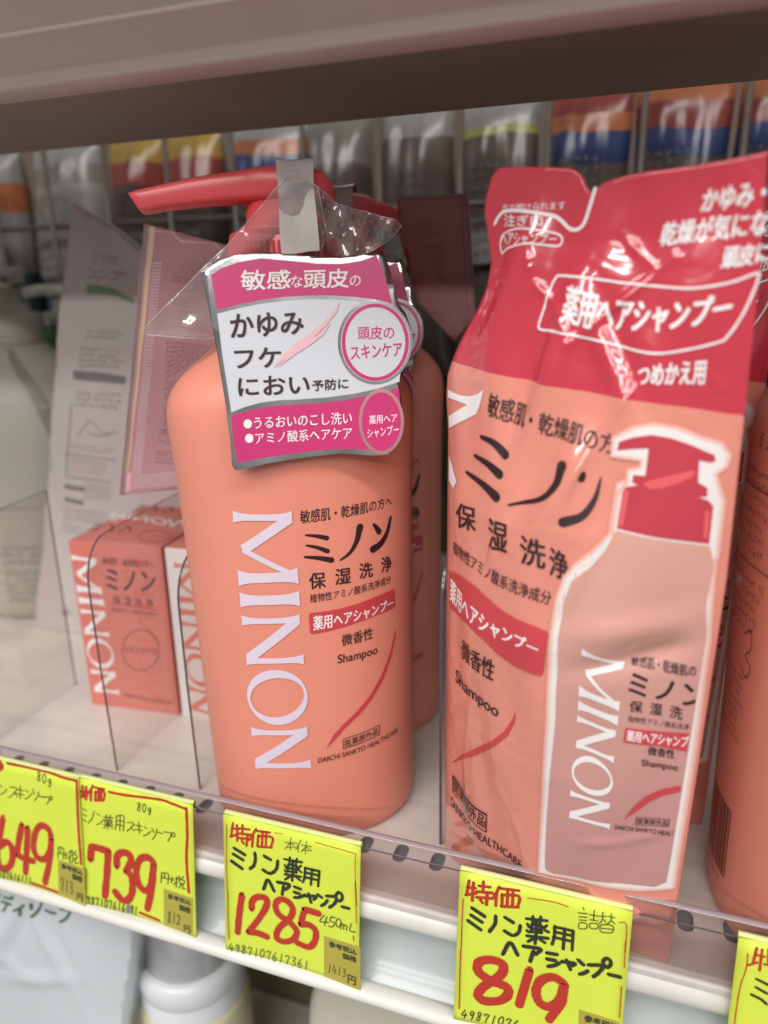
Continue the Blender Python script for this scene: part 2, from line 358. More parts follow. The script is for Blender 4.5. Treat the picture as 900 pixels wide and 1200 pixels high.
def pieces(items):
    """items -> [(material, verts2d, faces)]"""
    out = []; rg = random.Random(3)
    for it in items:
        k, mat = it[0], it[1]
        if k == 't':
            v, f = glyphs(it[2], it[4]); q = quadmap(it[3]); sag = it[5]; upv = (np.array(it[3][0]) - np.array(it[3][3]))
            bw = it[4] * np.linalg.norm(upv) * .8
            for dx, dy in (((0, 0),) if it[4] < .007 else ((-1, -.7), (1, .7)) if it[4] < .0185 else ((-1, -.7), (1, .7), (-1, .7), (1, -.7))):
                out.append((mat, [q(x, y) + upv * sag * 4 * x * (1 - x) + np.array((dx * bw, dy * bw)) for x, y in v], f))
        elif k == 'b': out.append((mat, *brush(it[4], it[2], it[3])))
        elif k == 's': out.append((mat, *ribbon(it[3], it[2], .07)))
        elif k == 'd':
            q = quadmap(it[4]); n = len(it[3])
            for i, ch in enumerate(it[3]):
                for L in DIG[ch]:
                    jit = rg.uniform(-.04, .04)
                    out.append((mat, *ribbon([q((i + .12 + .72 * x) / n, 1 - y + jit) for x, y in L], it[2])))
        elif k == 'p': out.append((mat, *filled(it[2])))
        elif k == 'r':
            n = len(it[2]); out.append((mat, [np.array(p) for p in it[2] + it[3]], [(i, (i + 1) % n, n + (i + 1) % n, n + i) for i in range(n)]))
        elif k == 'M':
            TL, TR, BR, BL = it[2]; q = quadmap([TR, BR, BL, TL])
            for v, f in brand_word(): out.append((mat, [q(x / 762, y / 180) for x, y in v], f))
        elif k == 'o':
            q = quadmap(it[2]); R_, C_ = it[3], it[4]
            for r in range(R_):
                for c in range(C_):
                    a = [q((c + i) / C_, 1 - (r + j) / R_) for i, j in ((.1, .15), (.62, .15), (.62, .72), (.1, .72))]
                    out.append((mat, a, [(0, 1, 2, 3)]))
        elif k == 'g':   # print too small to read: dense little marks
            q = quadmap(it[2]); R_, C_ = it[3], it[4]
            for r in range(R_):
                end = C_ * rg.uniform(.72, 1)
                for c in range(C_):
                    if c > end or rg.random() < .06: continue
                    for _ in range(3):
                        x, y = rg.uniform(.1, .6), rg.uniform(.15, .6)
                        if rg.random() < .5: w, h = .35, .10
                        else: w, h = .12, .34
                        out.append((mat, [q((c + i) / C_, 1 - (r + j) / R_) for i, j in ((x, y), (x + w, y), (x + w, y + h), (x, y + h))], [(0, 1, 2, 3)]))
    return out
def lay(name, parts_, surf, parent, step=0, off=.12, stag=.004, side=(0, -1, 0), smooth=True, clip=None):
    """lays flat pieces on the surface surf(a, b) -> local mm"""
    bm = bmesh.new(); mats = []
    for i, (mat, vs, fs) in enumerate(parts_):
        if mat not in mats: mats.append(mat)
        bv = [bm.verts.new((p[0], p[1], off + stag * min(i, 120) + (p[2] if len(p) > 2 else 0))) for p in vs]
        for f in fs:
            try: bm.faces.new([bv[j] for j in f]).material_index = mats.index(mat)
            except ValueError: pass
    if step:
        xs = [v.co.x for v in bm.verts]; ys = [v.co.y for v in bm.verts]
        for ax, lo, hi in ((0, min(xs), max(xs)), (1, min(ys), max(ys))):
            k = math.floor(lo / step) + 1
            while k * step < hi:
                co = (k * step, 0, 0) if ax == 0 else (0, k * step, 0); no = (1, 0, 0) if ax == 0 else (0, 1, 0)
                bmesh.ops.bisect_plane(bm, geom=bm.verts[:] + bm.edges[:] + bm.faces[:], plane_co=co, plane_no=no, dist=1e-5); k += 1
    if clip:   # (point, point): keep what lies left of the line
        (ax_, ay_), (bx_, by_) = clip
        bmesh.ops.bisect_plane(bm, geom=bm.verts[:] + bm.edges[:] + bm.faces[:], plane_co=(ax_, ay_, 0), plane_no=(ay_ - by_, bx_ - ax_, 0), dist=1e-5, clear_outer=True)
    S = np.array(side, float)
    for v in bm.verts:
        a, b, o = v.co
        p = surf(a, b); da = surf(a + .25, b) - surf(a - .25, b); db = surf(a, b + .25) - surf(a, b - .25)
        n = np.cross(da, db); n = n / max(np.linalg.norm(n), 1e-9)
        if n @ S < 0: n = -n
        v.co = Vector((p + n * o) * MM)
    sv = Vector(S)
    bm.normal_update()
    for f in bm.faces:
        if f.normal.dot(sv) < 0: f.normal_flip()
        f.smooth = smooth
    me = bpy.data.meshes.new(name); bm.to_mesh(me); bm.free()
    for m in mats: me.materials.append(MATS[m])
    o = bpy.data.objects.new(name, me); COL.objects.link(o); o.parent = parent
    return o
def sheet(name, outline, surf_f, surf_b, mat, parent, step=0, mat_back=None, smooth=True):
    """a closed body between a front and a back surface over a 2D outline"""
    bm = bmesh.new(); vs, fs = filled(outline)
    bv = [bm.verts.new((p[0], p[1], 0)) for p in vs]
    for f in fs:
        try: bm.faces.new([bv[j] for j in f])
        except ValueError: pass
    if step:
        xs = [p[0] for p in outline]; ys = [p[1] for p in outline]
        for ax, lo, hi in ((0, min(xs), max(xs)), (1, min(ys), max(ys))):
            k = math.floor(lo / step) + 1
            while k * step < hi:
                co = (k * step, 0, 0) if ax == 0 else (0, k * step, 0); no = (1, 0, 0) if ax == 0 else (0, 1, 0)
                bmesh.ops.bisect_plane(bm, geom=bm.verts[:] + bm.edges[:] + bm.faces[:], plane_co=co, plane_no=no, dist=1e-5); k += 1
    bmesh.ops.remove_doubles(bm, verts=bm.verts, dist=1e-4)
    bm.verts.index_update()
    co = [tuple(v.co) for v in bm.verts]; n = len(co); faces = [[v.index for v in f.verts] for f in bm.faces]
    edges = [(e.verts[0].index, e.verts[1].index) for e in bm.edges if len(e.link_faces) == 1]; bm.free()
    mb = MB()
    V = [surf_f(a, b) for a, b, _ in co] + [surf_b(a, b) for a, b, _ in co]
    k0 = mb.mi(mat); mb.add(V, faces + [[i + n for i in reversed(f)] for f in faces] + [(a, b, b + n, a + n) for a, b in edges], mat, smooth)
    o = mb.build(name, parent)
    return o
pm('acrylic_top', (.36, .30, .32), .12, .6)
pm('tag_highlight', (.72, .80, .34), .4)  # paler yellow painted as the highlight along the tag top
pm('pack_print', (.07, .055, .06), .5)
# ------------------------------------------------------------------ surfaces of the products (millimetres)
PROF = [(0,34.6,26.3),(1,36.1,27.6),(2.5,37.1,28.4),(5,37.7,28.9),(10,38.1,29.25),(60,38.8,29.8),(120,39.8,30.4),(140,40.4,30.6),(150,40.9,30.4),(156,40.4,30),(160,38.8,29.2),(164,35.5,27.6),(168,31,25.4),(172.5,25.2,22.4),(177,20,18.9),(182,16.6,16.4),(186,15.6,15.6),(200,15.4,15.4)]
NE = 2.2
def interp(t, h, k=1): return float(np.interp(h, [q[0] for q in t], [q[k] for q in t]))
def bsec(t, a, b):
    s, c = math.sin(t), math.cos(t)
    return a * math.copysign(abs(s) ** (2 / NE), s), -b * math.copysign(abs(c) ** (2 / NE), c)
_t = np.linspace(-math.pi / 2, math.pi / 2, 721)
_p = np.array([bsec(t, 39, 29.8) for t in _t]); _arc = np.concatenate([[0], np.cumsum(np.linalg.norm(np.diff(_p, axis=0), axis=1))]); _arc -= _arc[360]
def bshift(h): return -0.5 - 2.5 * max(0, min(h, 150)) / 150
def bsurf(s, h):
    t = float(np.interp(s, _arc, _t)); x, y = bsec(t, interp(PROF, h), interp(PROF, h, 2))
    return np.array([x + bshift(h), y, h])
UL=[(0,-.6),(3,-1.2),(60,-1.5),(150,-1.4),(160,-2.2),(166,-1.8),(171,0),(177,3.0),(184,7.5),(190,10.4),(196,11.5),(203,10.4),(209,9.0),(213,9.6),(219,11.6)]
UR=[(0,75.6),(30,76),(120,78),(190,77),(219,75.5)]
BH=[(0,5),(6,9),(20,13),(60,18),(100,20),(130,17),(160,10),(185,5),(200,2),(219,.4)]
RIDGE=[([(26.4,190.4),(31.8,185.8),(38,176.5)],1.0,1.5),([(37.5,176),(43.8,181.8),(52.3,189.3),(59.4,195.7)],1.1,1.7),([(55,169),(51.5,161.4),(46.8,153.5),(43.5,144.3),(41.3,134.6)],.75,1.2),([(23.6,198),(24.9,193.7)],.8,1.6),([(32.7,179),(31.6,168)],.8,1.4),([(55,193.6),(51.2,197),(47.3,201)],.6,1.3),([(70.4,169.4),(74.2,165.2)],.6,1.4),([(20.5,131),(24.2,126.8),(20.9,119)],.8,1.4),([(26.3,130.3),(20,114)],.6,1.5),([(50.9,39.7),(62,42.6),(72.2,47.8)],.8,2.2),([(16.7,77.3),(12.5,47.4),(13.7,27.7)],.45,1.6),([(25.6,50.6),(31.7,39.5),(35.5,27.2)],.5,1.8)]
lerp = interp
def tab(t,h): return np.interp(h,[q[0] for q in t],[q[1] for q in t])
def gz(x,y,cx,cy,sx,sy,rot=0):
    c,s=math.cos(rot),math.sin(rot);dx,dy=x-cx,y-cy;a=dx*c+dy*s;b=-dx*s+dy*c
    return np.exp(-(a/sx)**2-(b/sy)**2)
def relief_grid(u,h):
    l,r=tab(UL,h),tab(UR,h);w=np.clip((u-l)/(r-l),0,1)
    e=np.maximum(np.sin(math.pi*w**.9),0)**.85
    b=tab(BH,h)*e
    m=np.minimum(1,np.minimum(w*9,(1-w)*9))*np.clip(h/10.,0,1)*np.clip((216-h)/14.,0,1)
    k=0*u
    k=k+3.0*gz(u,h,20,190,7,22,-.35)
    k+=2.0*gz(u,h,33,168,3.5,20,-.25)-1.8*gz(u,h,27,166,3,18,-.2)
    k+=1.3*gz(u,h,46,176,3,16,.55)-1.2*gz(u,h,52,171,3,14,.5)
    k+=1.2*gz(u,h,40,140,2.6,22,-.5)-1.2*gz(u,h,34,146,3,22,-.45)
    k+=1.0*gz(u,h,47,120,2.5,16,-.35)
    k+=-2.6*gz(u,h,62,100,13,3.5,.35)+1.6*gz(u,h,60,108,14,3.5,.25)
    k+=2.0*gz(u,h,55,16,20,3,.12)-2.0*gz(u,h,60,9.5,18,2.6,.15)
    k+=.5*np.sin(u*.33+h*.05)*np.sin(h*.045+1)+.35*np.sin(u*.21-h*.11+2)
    k+=.8*gz(u,h,15,60,4,40,.05)-.7*gz(u,h,22,50,4,36,.08)
    for L,amp,wd in RIDGE:
        best=np.full(u.shape,1e9);n=len(L)-1;T=np.zeros(u.shape)
        for i,((ax,ay),(bx,by)) in enumerate(zip(L,L[1:])):
            dx,dy=bx-ax,by-ay;t=np.clip(((u-ax)*dx+(h-ay)*dy)/(dx*dx+dy*dy),0,1)
            d=np.hypot(u-ax-t*dx,h-ay-t*dy);T=np.where(d<best,(i+t)/n,T);best=np.minimum(d,best)
        k+=.72*amp*(.35+.65*np.sin(math.pi*np.clip(T,.03,.97)))*(1+.35*np.sin(T*11+ax))*np.exp(-(best/(.68*wd))**2)
    return b+k*m
_U=np.linspace(-4,80,281);_H=np.linspace(-2,222,561)
_G=relief_grid(*np.meshgrid(_U,_H))
def relief(u,h):
    x=min(max((u+4)/.3,0),279.999);y=min(max((h+2)/.4,0),559.999);i,j=int(x),int(y);x-=i;y-=j
    return float((_G[j,i]*(1-x)+_G[j,i+1]*x)*(1-y)+(_G[j+1,i]*(1-x)+_G[j+1,i+1]*x)*y)
def psurf(u,h): return np.array([u,-relief(u,h),h])

DATA = {
'bottle': [
 ('t','ink','敏感肌・乾燥肌の方へ',[(-0.47,125.37),(30.49,126.1),(30.45,122.62),(-0.76,120.97)],0.012,0),
 ('b','ink_b',0.609,1.556,[(0.71,117.16),(4.04,116.57),(7.08,115.62)]),
 ('b','ink_b',0.609,1.57,[(0.71,113.75),(3.83,112.83),(7.06,111.29)]),
 ('b','ink_b',0.71,1.921,[(-0.03,109.92),(4.14,109.23),(8.16,108.13)]),
 ('b','ink_b',2.347,0.654,[(17.98,117.81),(16.68,113.33),(14.29,109.77),(11.14,107.75)]),
 ('b','ink_b',0.902,2.063,[(22.89,117.82),(23.86,116.61),(24.86,115.04)]),
 ('b','ink_b',0.979,2.605,[(29.93,118.78),(28.15,113.83),(25.4,110.69),(22.5,109.5)]),
 ('t','ink','保',[(0.95,104.33),(6.07,104.41),(5.89,98.94),(0.72,98.76)],0.02,0),
 ('t','ink','湿',[(9.28,104.82),(14.31,104.88),(14.09,99.5),(9.02,99.47)],0.02,0),
 ('t','ink','洗',[(17.3,105.5),(22.11,105.32),(21.95,100.01),(17.1,100.23)],0.02,0),
 ('t','ink','浄',[(25.54,105.8),(29.91,105.59),(29.78,100.18),(25.39,100.57)],0.02,0),
 ('t','ink','植物性アミノ酸系洗浄成分',[(0.83,97.14),(29.43,98.73),(29.36,95.88),(0.65,94.15)],0.008,0),
 ('p','red_print',[(-0.02,90.0),(0.54,90.66),(5.78,90.69),(11.26,91.09),(17.02,91.78),(23.27,92.69),(30.25,93.19),(31.25,92.5),(31.28,86.72),(30.09,86.27),(23.07,85.99),(16.77,85.13),(10.96,84.23),(5.4,83.5),(0.72,83.06),(0.0,83.6)]),
 ('t','white','薬用ヘアシャンプー',[(1.42,89.4),(30.34,90.12),(30.26,86.71),(1.12,84.21)],0.02,0),
 ('t','ink','微香性',[(10.28,81.57),(21.37,82.06),(21.24,77.8),(10.08,77.36)],0.014,0),
 ('t','ink','Shampoo',[(8.59,74.43),(23.0,74.8),(22.87,70.7),(8.4,70.39)],0.014,0),
 ('p','red_print',[(2.79,39.27),(5.85,44.49),(9.3,47.92),(14.27,51.75),(19.49,56.53),(24.46,63.04),(28.4,70.2),(31.25,78.01),(31.18,74.87),(29.01,68.7),(25.13,61.13),(20.37,55.08),(15.2,50.33),(10.44,46.76),(6.71,43.02)]),
 ('s','ink',0.243,[(9.03,42.04),(22.87,43.62)]),
 ('s','ink',0.306,[(22.87,43.62),(22.76,39.89)]),
 ('s','ink',0.307,[(22.76,39.89),(8.85,38.2)]),
 ('s','ink',0.243,[(8.85,38.2),(9.03,42.04)]),
 ('t','ink','医薬部外品',[(9.6,41.52),(22.15,42.95),(22.07,40.55),(9.47,38.74)],0.015,0),
 ('t','ink','DAIICHI SANKYO HEALTHCARE',[(-0.18,35.93),(31.4,39.21),(31.35,37.17),(-0.31,33.93)],0.012,0),
 ('M','lilac',[(-20.96,125.49),(-2.41,126.02),(-2.79,33.14),(-23.05,32.56)]),
],
'pouch': [
 ('s','white',0.842,[(12.51,205.63),(13.4,207.13),(15.36,208.52),(19.5,208.43),(26.0,207.22),(29.89,206.28),(32.12,204.66),(33.79,203.25),(35.82,202.95),(37.41,204.13),(38.35,207.04),(39.41,211.83)]),
 ('t','white','手で開けられます',[(14.64,210.22),(32.05,209.68),(32.22,207.77),(14.78,208.11)],0.0,0),
 ('t','white','注ぎ口',[(15.4,207.88),(26.67,206.56),(27.0,204.14),(15.63,204.93)],0.012,0),
 ('s','white',0.451,[(15.52,198.46),(14.75,201.03),(15.79,203.08),(20.21,204.02),(26.57,203.19),(30.76,202.2),(32.08,200.99),(31.49,199.43),(28.71,199.63),(23.06,200.31),(17.65,199.45),(15.52,198.46)]),
 ('t','white','ヘアシャンプー',[(14.82,203.8),(30.77,202.11),(30.5,199.92),(15.09,200.08)],0.012,0),
 ('t','white','かゆみ・',[(64.11,209.46),(76.3,210.4),(76.17,205.49),(63.63,204.85)],0.03,0),
 ('t','white','乾燥が気にな',[(56.26,203.19),(77.36,204.66),(77.26,199.42),(55.47,198.12)],0.03,0),
 ('t','white','頭皮に',[(69.8,197.46),(78.38,198.07),(78.28,194.04),(69.27,192.75)],0.03,0),
 ('s','white',0.545,[(32.96,192.35),(41.57,191.43),(48.69,190.32),(55.66,189.51),(63.99,188.86),(71.47,189.92),(76.22,191.7),(76.88,190.98),(75.86,186.67),(74.49,182.67),(72.37,178.6),(70.66,177.18),(63.93,175.35),(57.74,174.52),(50.41,175.75),(43.47,177.45),(34.06,179.12),(29.13,179.48),(28.4,180.77),(29.34,184.45),(30.71,189.89),(31.67,191.85),(32.96,192.35)]),
 ('t','white','薬用ヘアシャンプー',[(35.57,190.25),(72.58,187.91),(72.01,181.87),(34.99,181.4)],0.03,-0.28),
 ('t','white','つめかえ用',[(54.83,171.76),(68.64,173.14),(68.72,167.77),(54.93,166.89)],0.03,0),
 ('t','ink','敏感肌・乾燥肌の方へ',[(16.58,163.37),(55.9,154.54),(55.74,150.03),(16.29,157.18)],0.012,0),
 ('p','white',[(-0.48,162.14),(2.62,161.57),(4.8,161.16),(8.9,161.29),(11.86,162.2),(14.19,163.68),(13.69,161.3),(13.08,159.0),(11.98,156.87),(6.96,154.45),(0.22,151.14),(0.01,154.59),(5.07,157.3),(7.84,158.89),(4.1,159.52),(-0.3,160.03)]),
 ('p','white',[(0.63,143.07),(2.51,141.43),(5.99,136.94),(4.47,134.62),(1.25,136.11)]),
 ('b','ink_b',1.05,2.356,[(14.84,151.28),(19.52,150.43),(23.46,147.69)]),
 ('b','ink_b',0.905,2.428,[(12.83,145.81),(18.2,144.69),(22.53,142.51)]),
 ('b','ink_b',0.894,2.674,[(10.1,140.65),(17.3,138.86),(22.35,136.57)]),
 ('b','ink_b',2.672,0.671,[(40.15,147.06),(39.39,142.32),(35.31,138.15),(26.43,135.15)]),
 ('b','ink_b',1.081,1.455,[(45.47,145.87),(45.38,145.25),(45.22,144.52)]),
 ('b','ink_b',0.279,2.555,[(49.42,145.09),(48.67,139.87),(46.45,135.56),(42.44,133.69)]),
 ('t','ink','保',[(6.67,131.5),(15.36,131.84),(15.63,125.26),(7.13,124.22)],0.02,0),
 ('t','ink','湿',[(20.68,130.67),(26.94,130.26),(27.8,122.92),(21.3,122.7)],0.02,0),
 ('t','ink','洗',[(31.69,128.89),(38.67,128.16),(38.78,120.92),(32.43,121.28)],0.02,0),
 ('t','ink','浄',[(39.72,127.13),(44.3,125.78),(44.67,118.82),(40.14,119.63)],0.02,0),
 ('t','ink','植物性アミノ酸系洗浄成分',[(5.45,119.64),(41.17,115.24),(40.84,111.55),(5.53,115.67)],0.01,0),
 ('p','red_print',[(3.2,108.99),(10.76,110.4),(17.34,110.31),(22.95,108.81),(27.6,107.03),(32.46,105.9),(37.96,105.23),(40.96,104.77),(41.34,104.03),(40.59,92.6),(39.85,91.65),(36.6,91.76),(31.64,91.81),(26.7,93.4),(21.72,96.45),(15.32,98.32),(8.09,97.82),(3.71,97.09)]),
 ('t','white','薬用ヘアシャンプー',[(4.32,107.22),(39.2,100.83),(38.92,97.68),(4.2,99.86)],0.02,0),
 ('t','ink','微香性',[(12.18,92.34),(25.73,91.04),(25.01,84.27),(12.01,85.78)],0.015,0),
 ('t','ink','Shampoo',[(8.84,79.98),(27.17,77.35),(26.85,72.37),(8.53,74.24)],0.016,0),
 ('p','red_print',[(4.28,41.74),(11.45,51.14),(18.07,57.98),(24.53,64.27),(29.12,69.93),(31.79,75.08),(32.72,78.04),(32.57,74.59),(30.39,69.25),(26.05,63.75),(19.54,56.88),(12.76,50.93)]),
 ('s','ink',0.744,[(5.57,37.9),(21.64,35.35)]),
 ('s','ink',0.373,[(21.64,35.35),(21.42,28.31)]),
 ('s','ink',0.368,[(21.42,28.31),(5.55,31.8)]),
 ('s','ink',0.711,[(5.55,31.8),(5.57,37.9)]),
 ('t','ink','医薬部外品',[(6.46,37.43),(21.11,34.79),(20.95,29.6),(6.43,32.82)],0.014,0),
 ('t','ink','SANKYO HEALTHCARE',[(4.19,28.89),(34.35,24.88),(34.02,21.89),(4.23,25.33)],0.012,0),
 ('p','halo_soft',[(46.24,123.87),(49.36,127.28),(52.72,131.87),(52.98,144.06),(56.42,146.18),(70.79,146.75),(75.29,141.3),(76.2,128.65),(75.83,126.19),(75.76,123.87),(76.41,105.75),(76.22,75.01),(75.36,43.41),(74.95,27.75),(66.62,25.36),(57.09,24.97),(39.65,24.13),(40.18,44.35),(41.68,78.79),(41.62,103.49),(42.12,113.89),(43.57,119.92)]),
 ('p','halo_mid',[(46.67,123.53),(49.78,126.94),(53.24,131.7),(53.46,143.78),(56.58,145.65),(70.57,146.25),(74.78,141.1),(75.65,128.68),(75.28,126.24),(75.21,123.87),(75.86,105.74),(75.67,75.02),(74.81,43.42),(74.51,28.09),(66.54,25.91),(57.06,25.52),(40.04,24.53),(40.73,44.32),(42.23,78.78),(42.17,103.48),(42.67,113.82),(44.08,119.7)]),
 ('p','halo',[(47.1,123.19),(50.21,126.59),(53.76,131.53),(53.93,143.5),(56.73,145.12),(70.34,145.75),(74.27,140.9),(75.1,128.7),(74.73,126.29),(74.66,123.87),(75.31,105.73),(75.12,75.03),(74.26,43.43),(74.08,28.43),(66.46,26.45),(57.03,26.07),(40.42,24.92),(41.28,44.3),(42.78,78.77),(42.72,103.47),(43.21,113.74),(44.58,119.48)]),
 ('p','halo_soft',[(50.89,149.99),(50.63,154.86),(55.0,157.9),(59.26,158.84),(63.97,158.17),(69.53,156.16),(73.91,155.03),(76.08,151.93),(75.63,148.94),(73.83,147.11),(75.07,143.65),(75.99,140.92),(76.06,133.93),(76.02,126.52),(74.7,125.35),(53.88,130.63),(53.14,132.81),(53.32,141.56),(54.91,144.25),(54.96,147.69),(57.48,148.41),(57.62,149.57),(55.08,149.71)]),
 ('p','halo_mid',[(51.28,150.39),(51.11,154.61),(55.22,157.4),(59.28,158.29),(63.83,157.63),(69.37,155.64),(73.6,154.57),(75.55,151.8),(75.14,149.18),(73.3,147.22),(74.55,143.48),(75.45,140.83),(75.51,133.92),(75.52,126.74),(74.57,125.89),(54.27,131.03),(53.68,132.88),(53.85,141.41),(55.45,144.11),(55.41,147.36),(57.9,148.07),(58.05,149.91),(55.13,150.26)]),
 ('p','halo',[(51.66,150.78),(51.6,154.35),(55.43,156.89),(59.3,157.74),(63.7,157.1),(69.21,155.11),(73.29,154.12),(75.01,151.68),(74.64,149.42),(72.76,147.34),(74.03,143.31),(74.91,140.74),(74.96,133.92),(75.01,126.96),(74.43,126.42),(54.65,131.42),(54.23,132.95),(54.38,141.26),(55.98,143.98),(55.85,147.04),(58.33,147.72),(58.48,150.25),(55.17,150.81)]),
],
'pic': [
 ('p','pic_body',[(54.44,132.69),(73.88,129.86),(75.09,124.84),(74.53,115.01),(75.31,105.73),(74.34,75.09),(73.32,44.69),(73.04,37.0),(72.66,30.11),(70.09,28.11),(66.37,27.78),(60.82,27.58),(54.48,26.58),(43.64,25.67),(41.95,26.57),(41.81,30.58),(42.17,44.69),(44.15,79.0),(43.93,103.69),(44.49,113.03),(46.13,119.35),(49.68,123.15),(52.51,127.65)]),
 ('p','pic_red',[(52.37,151.86),(52.63,153.91),(55.63,155.14),(59.12,155.86),(63.05,155.24),(67.59,153.77),(72.7,151.76),(72.94,150.37),(72.03,150.08),(69.7,150.42),(70.06,145.17),(72.06,144.01),(72.15,141.96),(70.35,141.88),(72.59,140.95),(73.56,139.68),(73.64,130.47),(64.28,131.7),(54.52,133.24),(54.77,142.07),(55.34,143.3),(58.07,144.04),(56.62,144.54),(56.64,146.34),(59.18,146.24),(59.07,152.78),(55.93,152.54)]),
 ('p','pic_light',[(58.94,144.45),(60.41,145.29),(63.75,146.3),(68.32,147.88),(69.34,147.54),(68.53,146.18),(66.09,144.87),(62.82,143.46),(60.22,143.15)]),
 ('p','pic_light',[(54.74,139.23),(54.91,141.72),(55.47,142.6),(56.16,142.45),(55.99,139.86),(55.89,135.18),(55.6,133.7),(54.83,133.79)]),
 ('p','pic_light',[(71.99,138.6),(73.02,138.42),(73.18,131.8),(72.42,131.79)]),
],
'pic_text': [
 ('M','white',[(49.83,102.22),(58.96,98.54),(58.44,47.52),(48.21,49.02)]),
 ('t','ink','敏感肌・乾燥肌の',[(59.83,99.6),(73.94,98.57),(74.06,95.36),(60.17,97.08)],0.01,0),
 ('t','ink_b','ミノン',[(60.34,95.52),(76.39,92.92),(76.68,86.22),(60.48,90.08)],0.02,0),
 ('t','ink','保',[(60.92,88.22),(63.65,87.81),(63.74,84.53),(60.98,84.91)],0.014,0),
 ('t','ink','湿',[(65.25,87.61),(67.85,87.26),(67.94,83.95),(65.34,84.32)],0.014,0),
 ('t','ink','洗',[(69.57,87.17),(72.18,86.62),(72.3,82.78),(69.59,83.59)],0.014,0),
 ('t','ink','植物性アミノ酸系洗浄',[(60.89,83.79),(73.87,81.59),(73.85,79.76),(61.01,82.02)],0.006,0),
 ('p','red_print',[(60.56,80.19),(66.84,79.33),(73.91,78.83),(73.92,73.22),(67.95,74.87),(60.42,75.86)]),
 ('t','white','薬用ヘアシャンプ',[(61.02,79.56),(73.98,77.9),(73.91,74.4),(61.06,76.39)],0.02,0),
 ('t','ink','微香性',[(65.73,74.82),(71.4,73.71),(71.42,70.98),(65.75,72.28)],0.014,0),
 ('t','ink','Shampoo',[(64.64,70.91),(72.43,69.2),(72.37,66.56),(64.71,68.44)],0.012,0),
 ('p','red_print',[(61.55,50.79),(63.74,55.68),(66.1,59.1),(69.22,61.22),(73.4,62.48),(73.47,60.55),(69.75,59.25),(67.0,57.28),(64.22,53.85)]),
 ('s','ink',0.169,[(64.46,51.85),(71.79,51.5)]),
 ('s','ink',0.169,[(71.79,51.5),(71.71,49.15)]),
 ('s','ink',0.171,[(71.71,49.15),(64.28,49.28)]),
 ('s','ink',0.174,[(64.28,49.28),(64.46,51.85)]),
 ('t','ink','医薬部外品',[(64.81,51.47),(71.48,51.1),(71.43,49.49),(64.7,49.72)],0.012,0),
 ('t','ink','DAIICHI SANKYO HEALT',[(59.57,48.77),(73.27,47.73),(73.21,46.21),(59.52,47.26)],0.01,0),
],
'pic_clip': [
 ('p','x',[(75.15,105.73),(73.37,59.57),(72.57,43.39)]),
],
'card': [
 ('p','silver',[(-25.76,64.94),(-24.96,65.95),(-21.97,68.26),(-16.81,69.93),(-10.4,70.88),(-0.84,70.06),(6.66,69.26),(13.16,68.88),(19.75,69.53),(25.07,70.62),(26.33,68.73),(27.91,62.94),(29.58,55.71),(31.42,53.33),(32.87,49.01),(32.46,42.52),(30.71,37.11),(28.33,33.45),(29.34,29.45),(29.86,23.89),(28.76,17.77),(25.6,12.6),(19.86,12.5),(10.79,13.44),(2.87,12.87),(-5.01,12.08),(-11.73,11.25),(-18.44,9.99),(-20.32,9.85),(-21.1,11.43),(-21.11,18.04),(-21.81,28.94),(-22.97,40.74),(-24.18,51.29),(-25.16,58.57)]),
],
'card_pink': [
 ('p','magenta',[(-23.59,64.5),(-20.72,66.4),(-15.87,67.98),(-9.44,69.03),(0.13,68.1),(6.57,67.4),(13.09,67.22),(18.59,67.89),(23.59,69.39),(24.91,66.14),(26.51,60.86),(27.69,55.96),(22.61,57.32),(17.1,58.05),(10.53,58.59),(3.98,58.7),(-3.62,58.41),(-10.11,57.68),(-16.6,56.55),(-22.42,55.21),(-22.98,59.56)]),
 ('p','card_white',[(-22.49,54.17),(-16.66,55.51),(-10.17,56.64),(-3.67,57.36),(3.93,57.65),(10.48,57.54),(17.06,57.0),(22.57,56.27),(27.99,54.89),(29.23,48.01),(30.19,42.58),(29.02,33.87),(22.84,32.08),(16.02,30.76),(7.02,29.84),(-0.76,29.55),(-6.28,29.51),(-11.8,29.04),(-16.22,28.0),(-20.34,26.62),(-21.03,34.29),(-21.9,43.89)]),
 ('p','magenta',[(-20.51,25.65),(-15.2,26.99),(-8.57,27.96),(-1.94,28.17),(4.72,28.28),(12.57,28.9),(20.51,30.29),(28.74,32.12),(29.05,27.25),(28.91,22.8),(27.59,17.25),(25.64,13.73),(19.92,14.07),(15.38,14.59),(8.59,14.76),(1.82,14.36),(-4.92,13.75),(-11.62,13.14),(-19.41,12.03),(-20.09,16.91),(-20.47,21.3)]),
],
'card_text': [
 ('p','silver',[(33.1,45.0),(32.91,43.12),(32.45,41.29),(31.74,39.56),(30.79,37.96),(29.62,36.54),(28.27,35.34),(26.77,34.39),(25.16,33.71),(23.47,33.31),(21.75,33.21),(20.04,33.41),(18.4,33.91),(16.85,34.68),(15.43,35.72),(14.19,36.98),(13.15,38.45),(12.33,40.07),(11.76,41.83),(11.44,43.66),(11.39,45.52),(11.6,47.37),(12.07,49.17),(12.79,50.87),(13.73,52.43),(14.88,53.81),(16.21,54.98),(17.68,55.92),(19.26,56.6),(20.91,57.0),(22.6,57.11),(24.28,56.94),(25.92,56.48),(27.46,55.74),(28.88,54.75),(30.14,53.51),(31.21,52.08),(32.06,50.46),(32.66,48.72),(33.01,46.88)]),
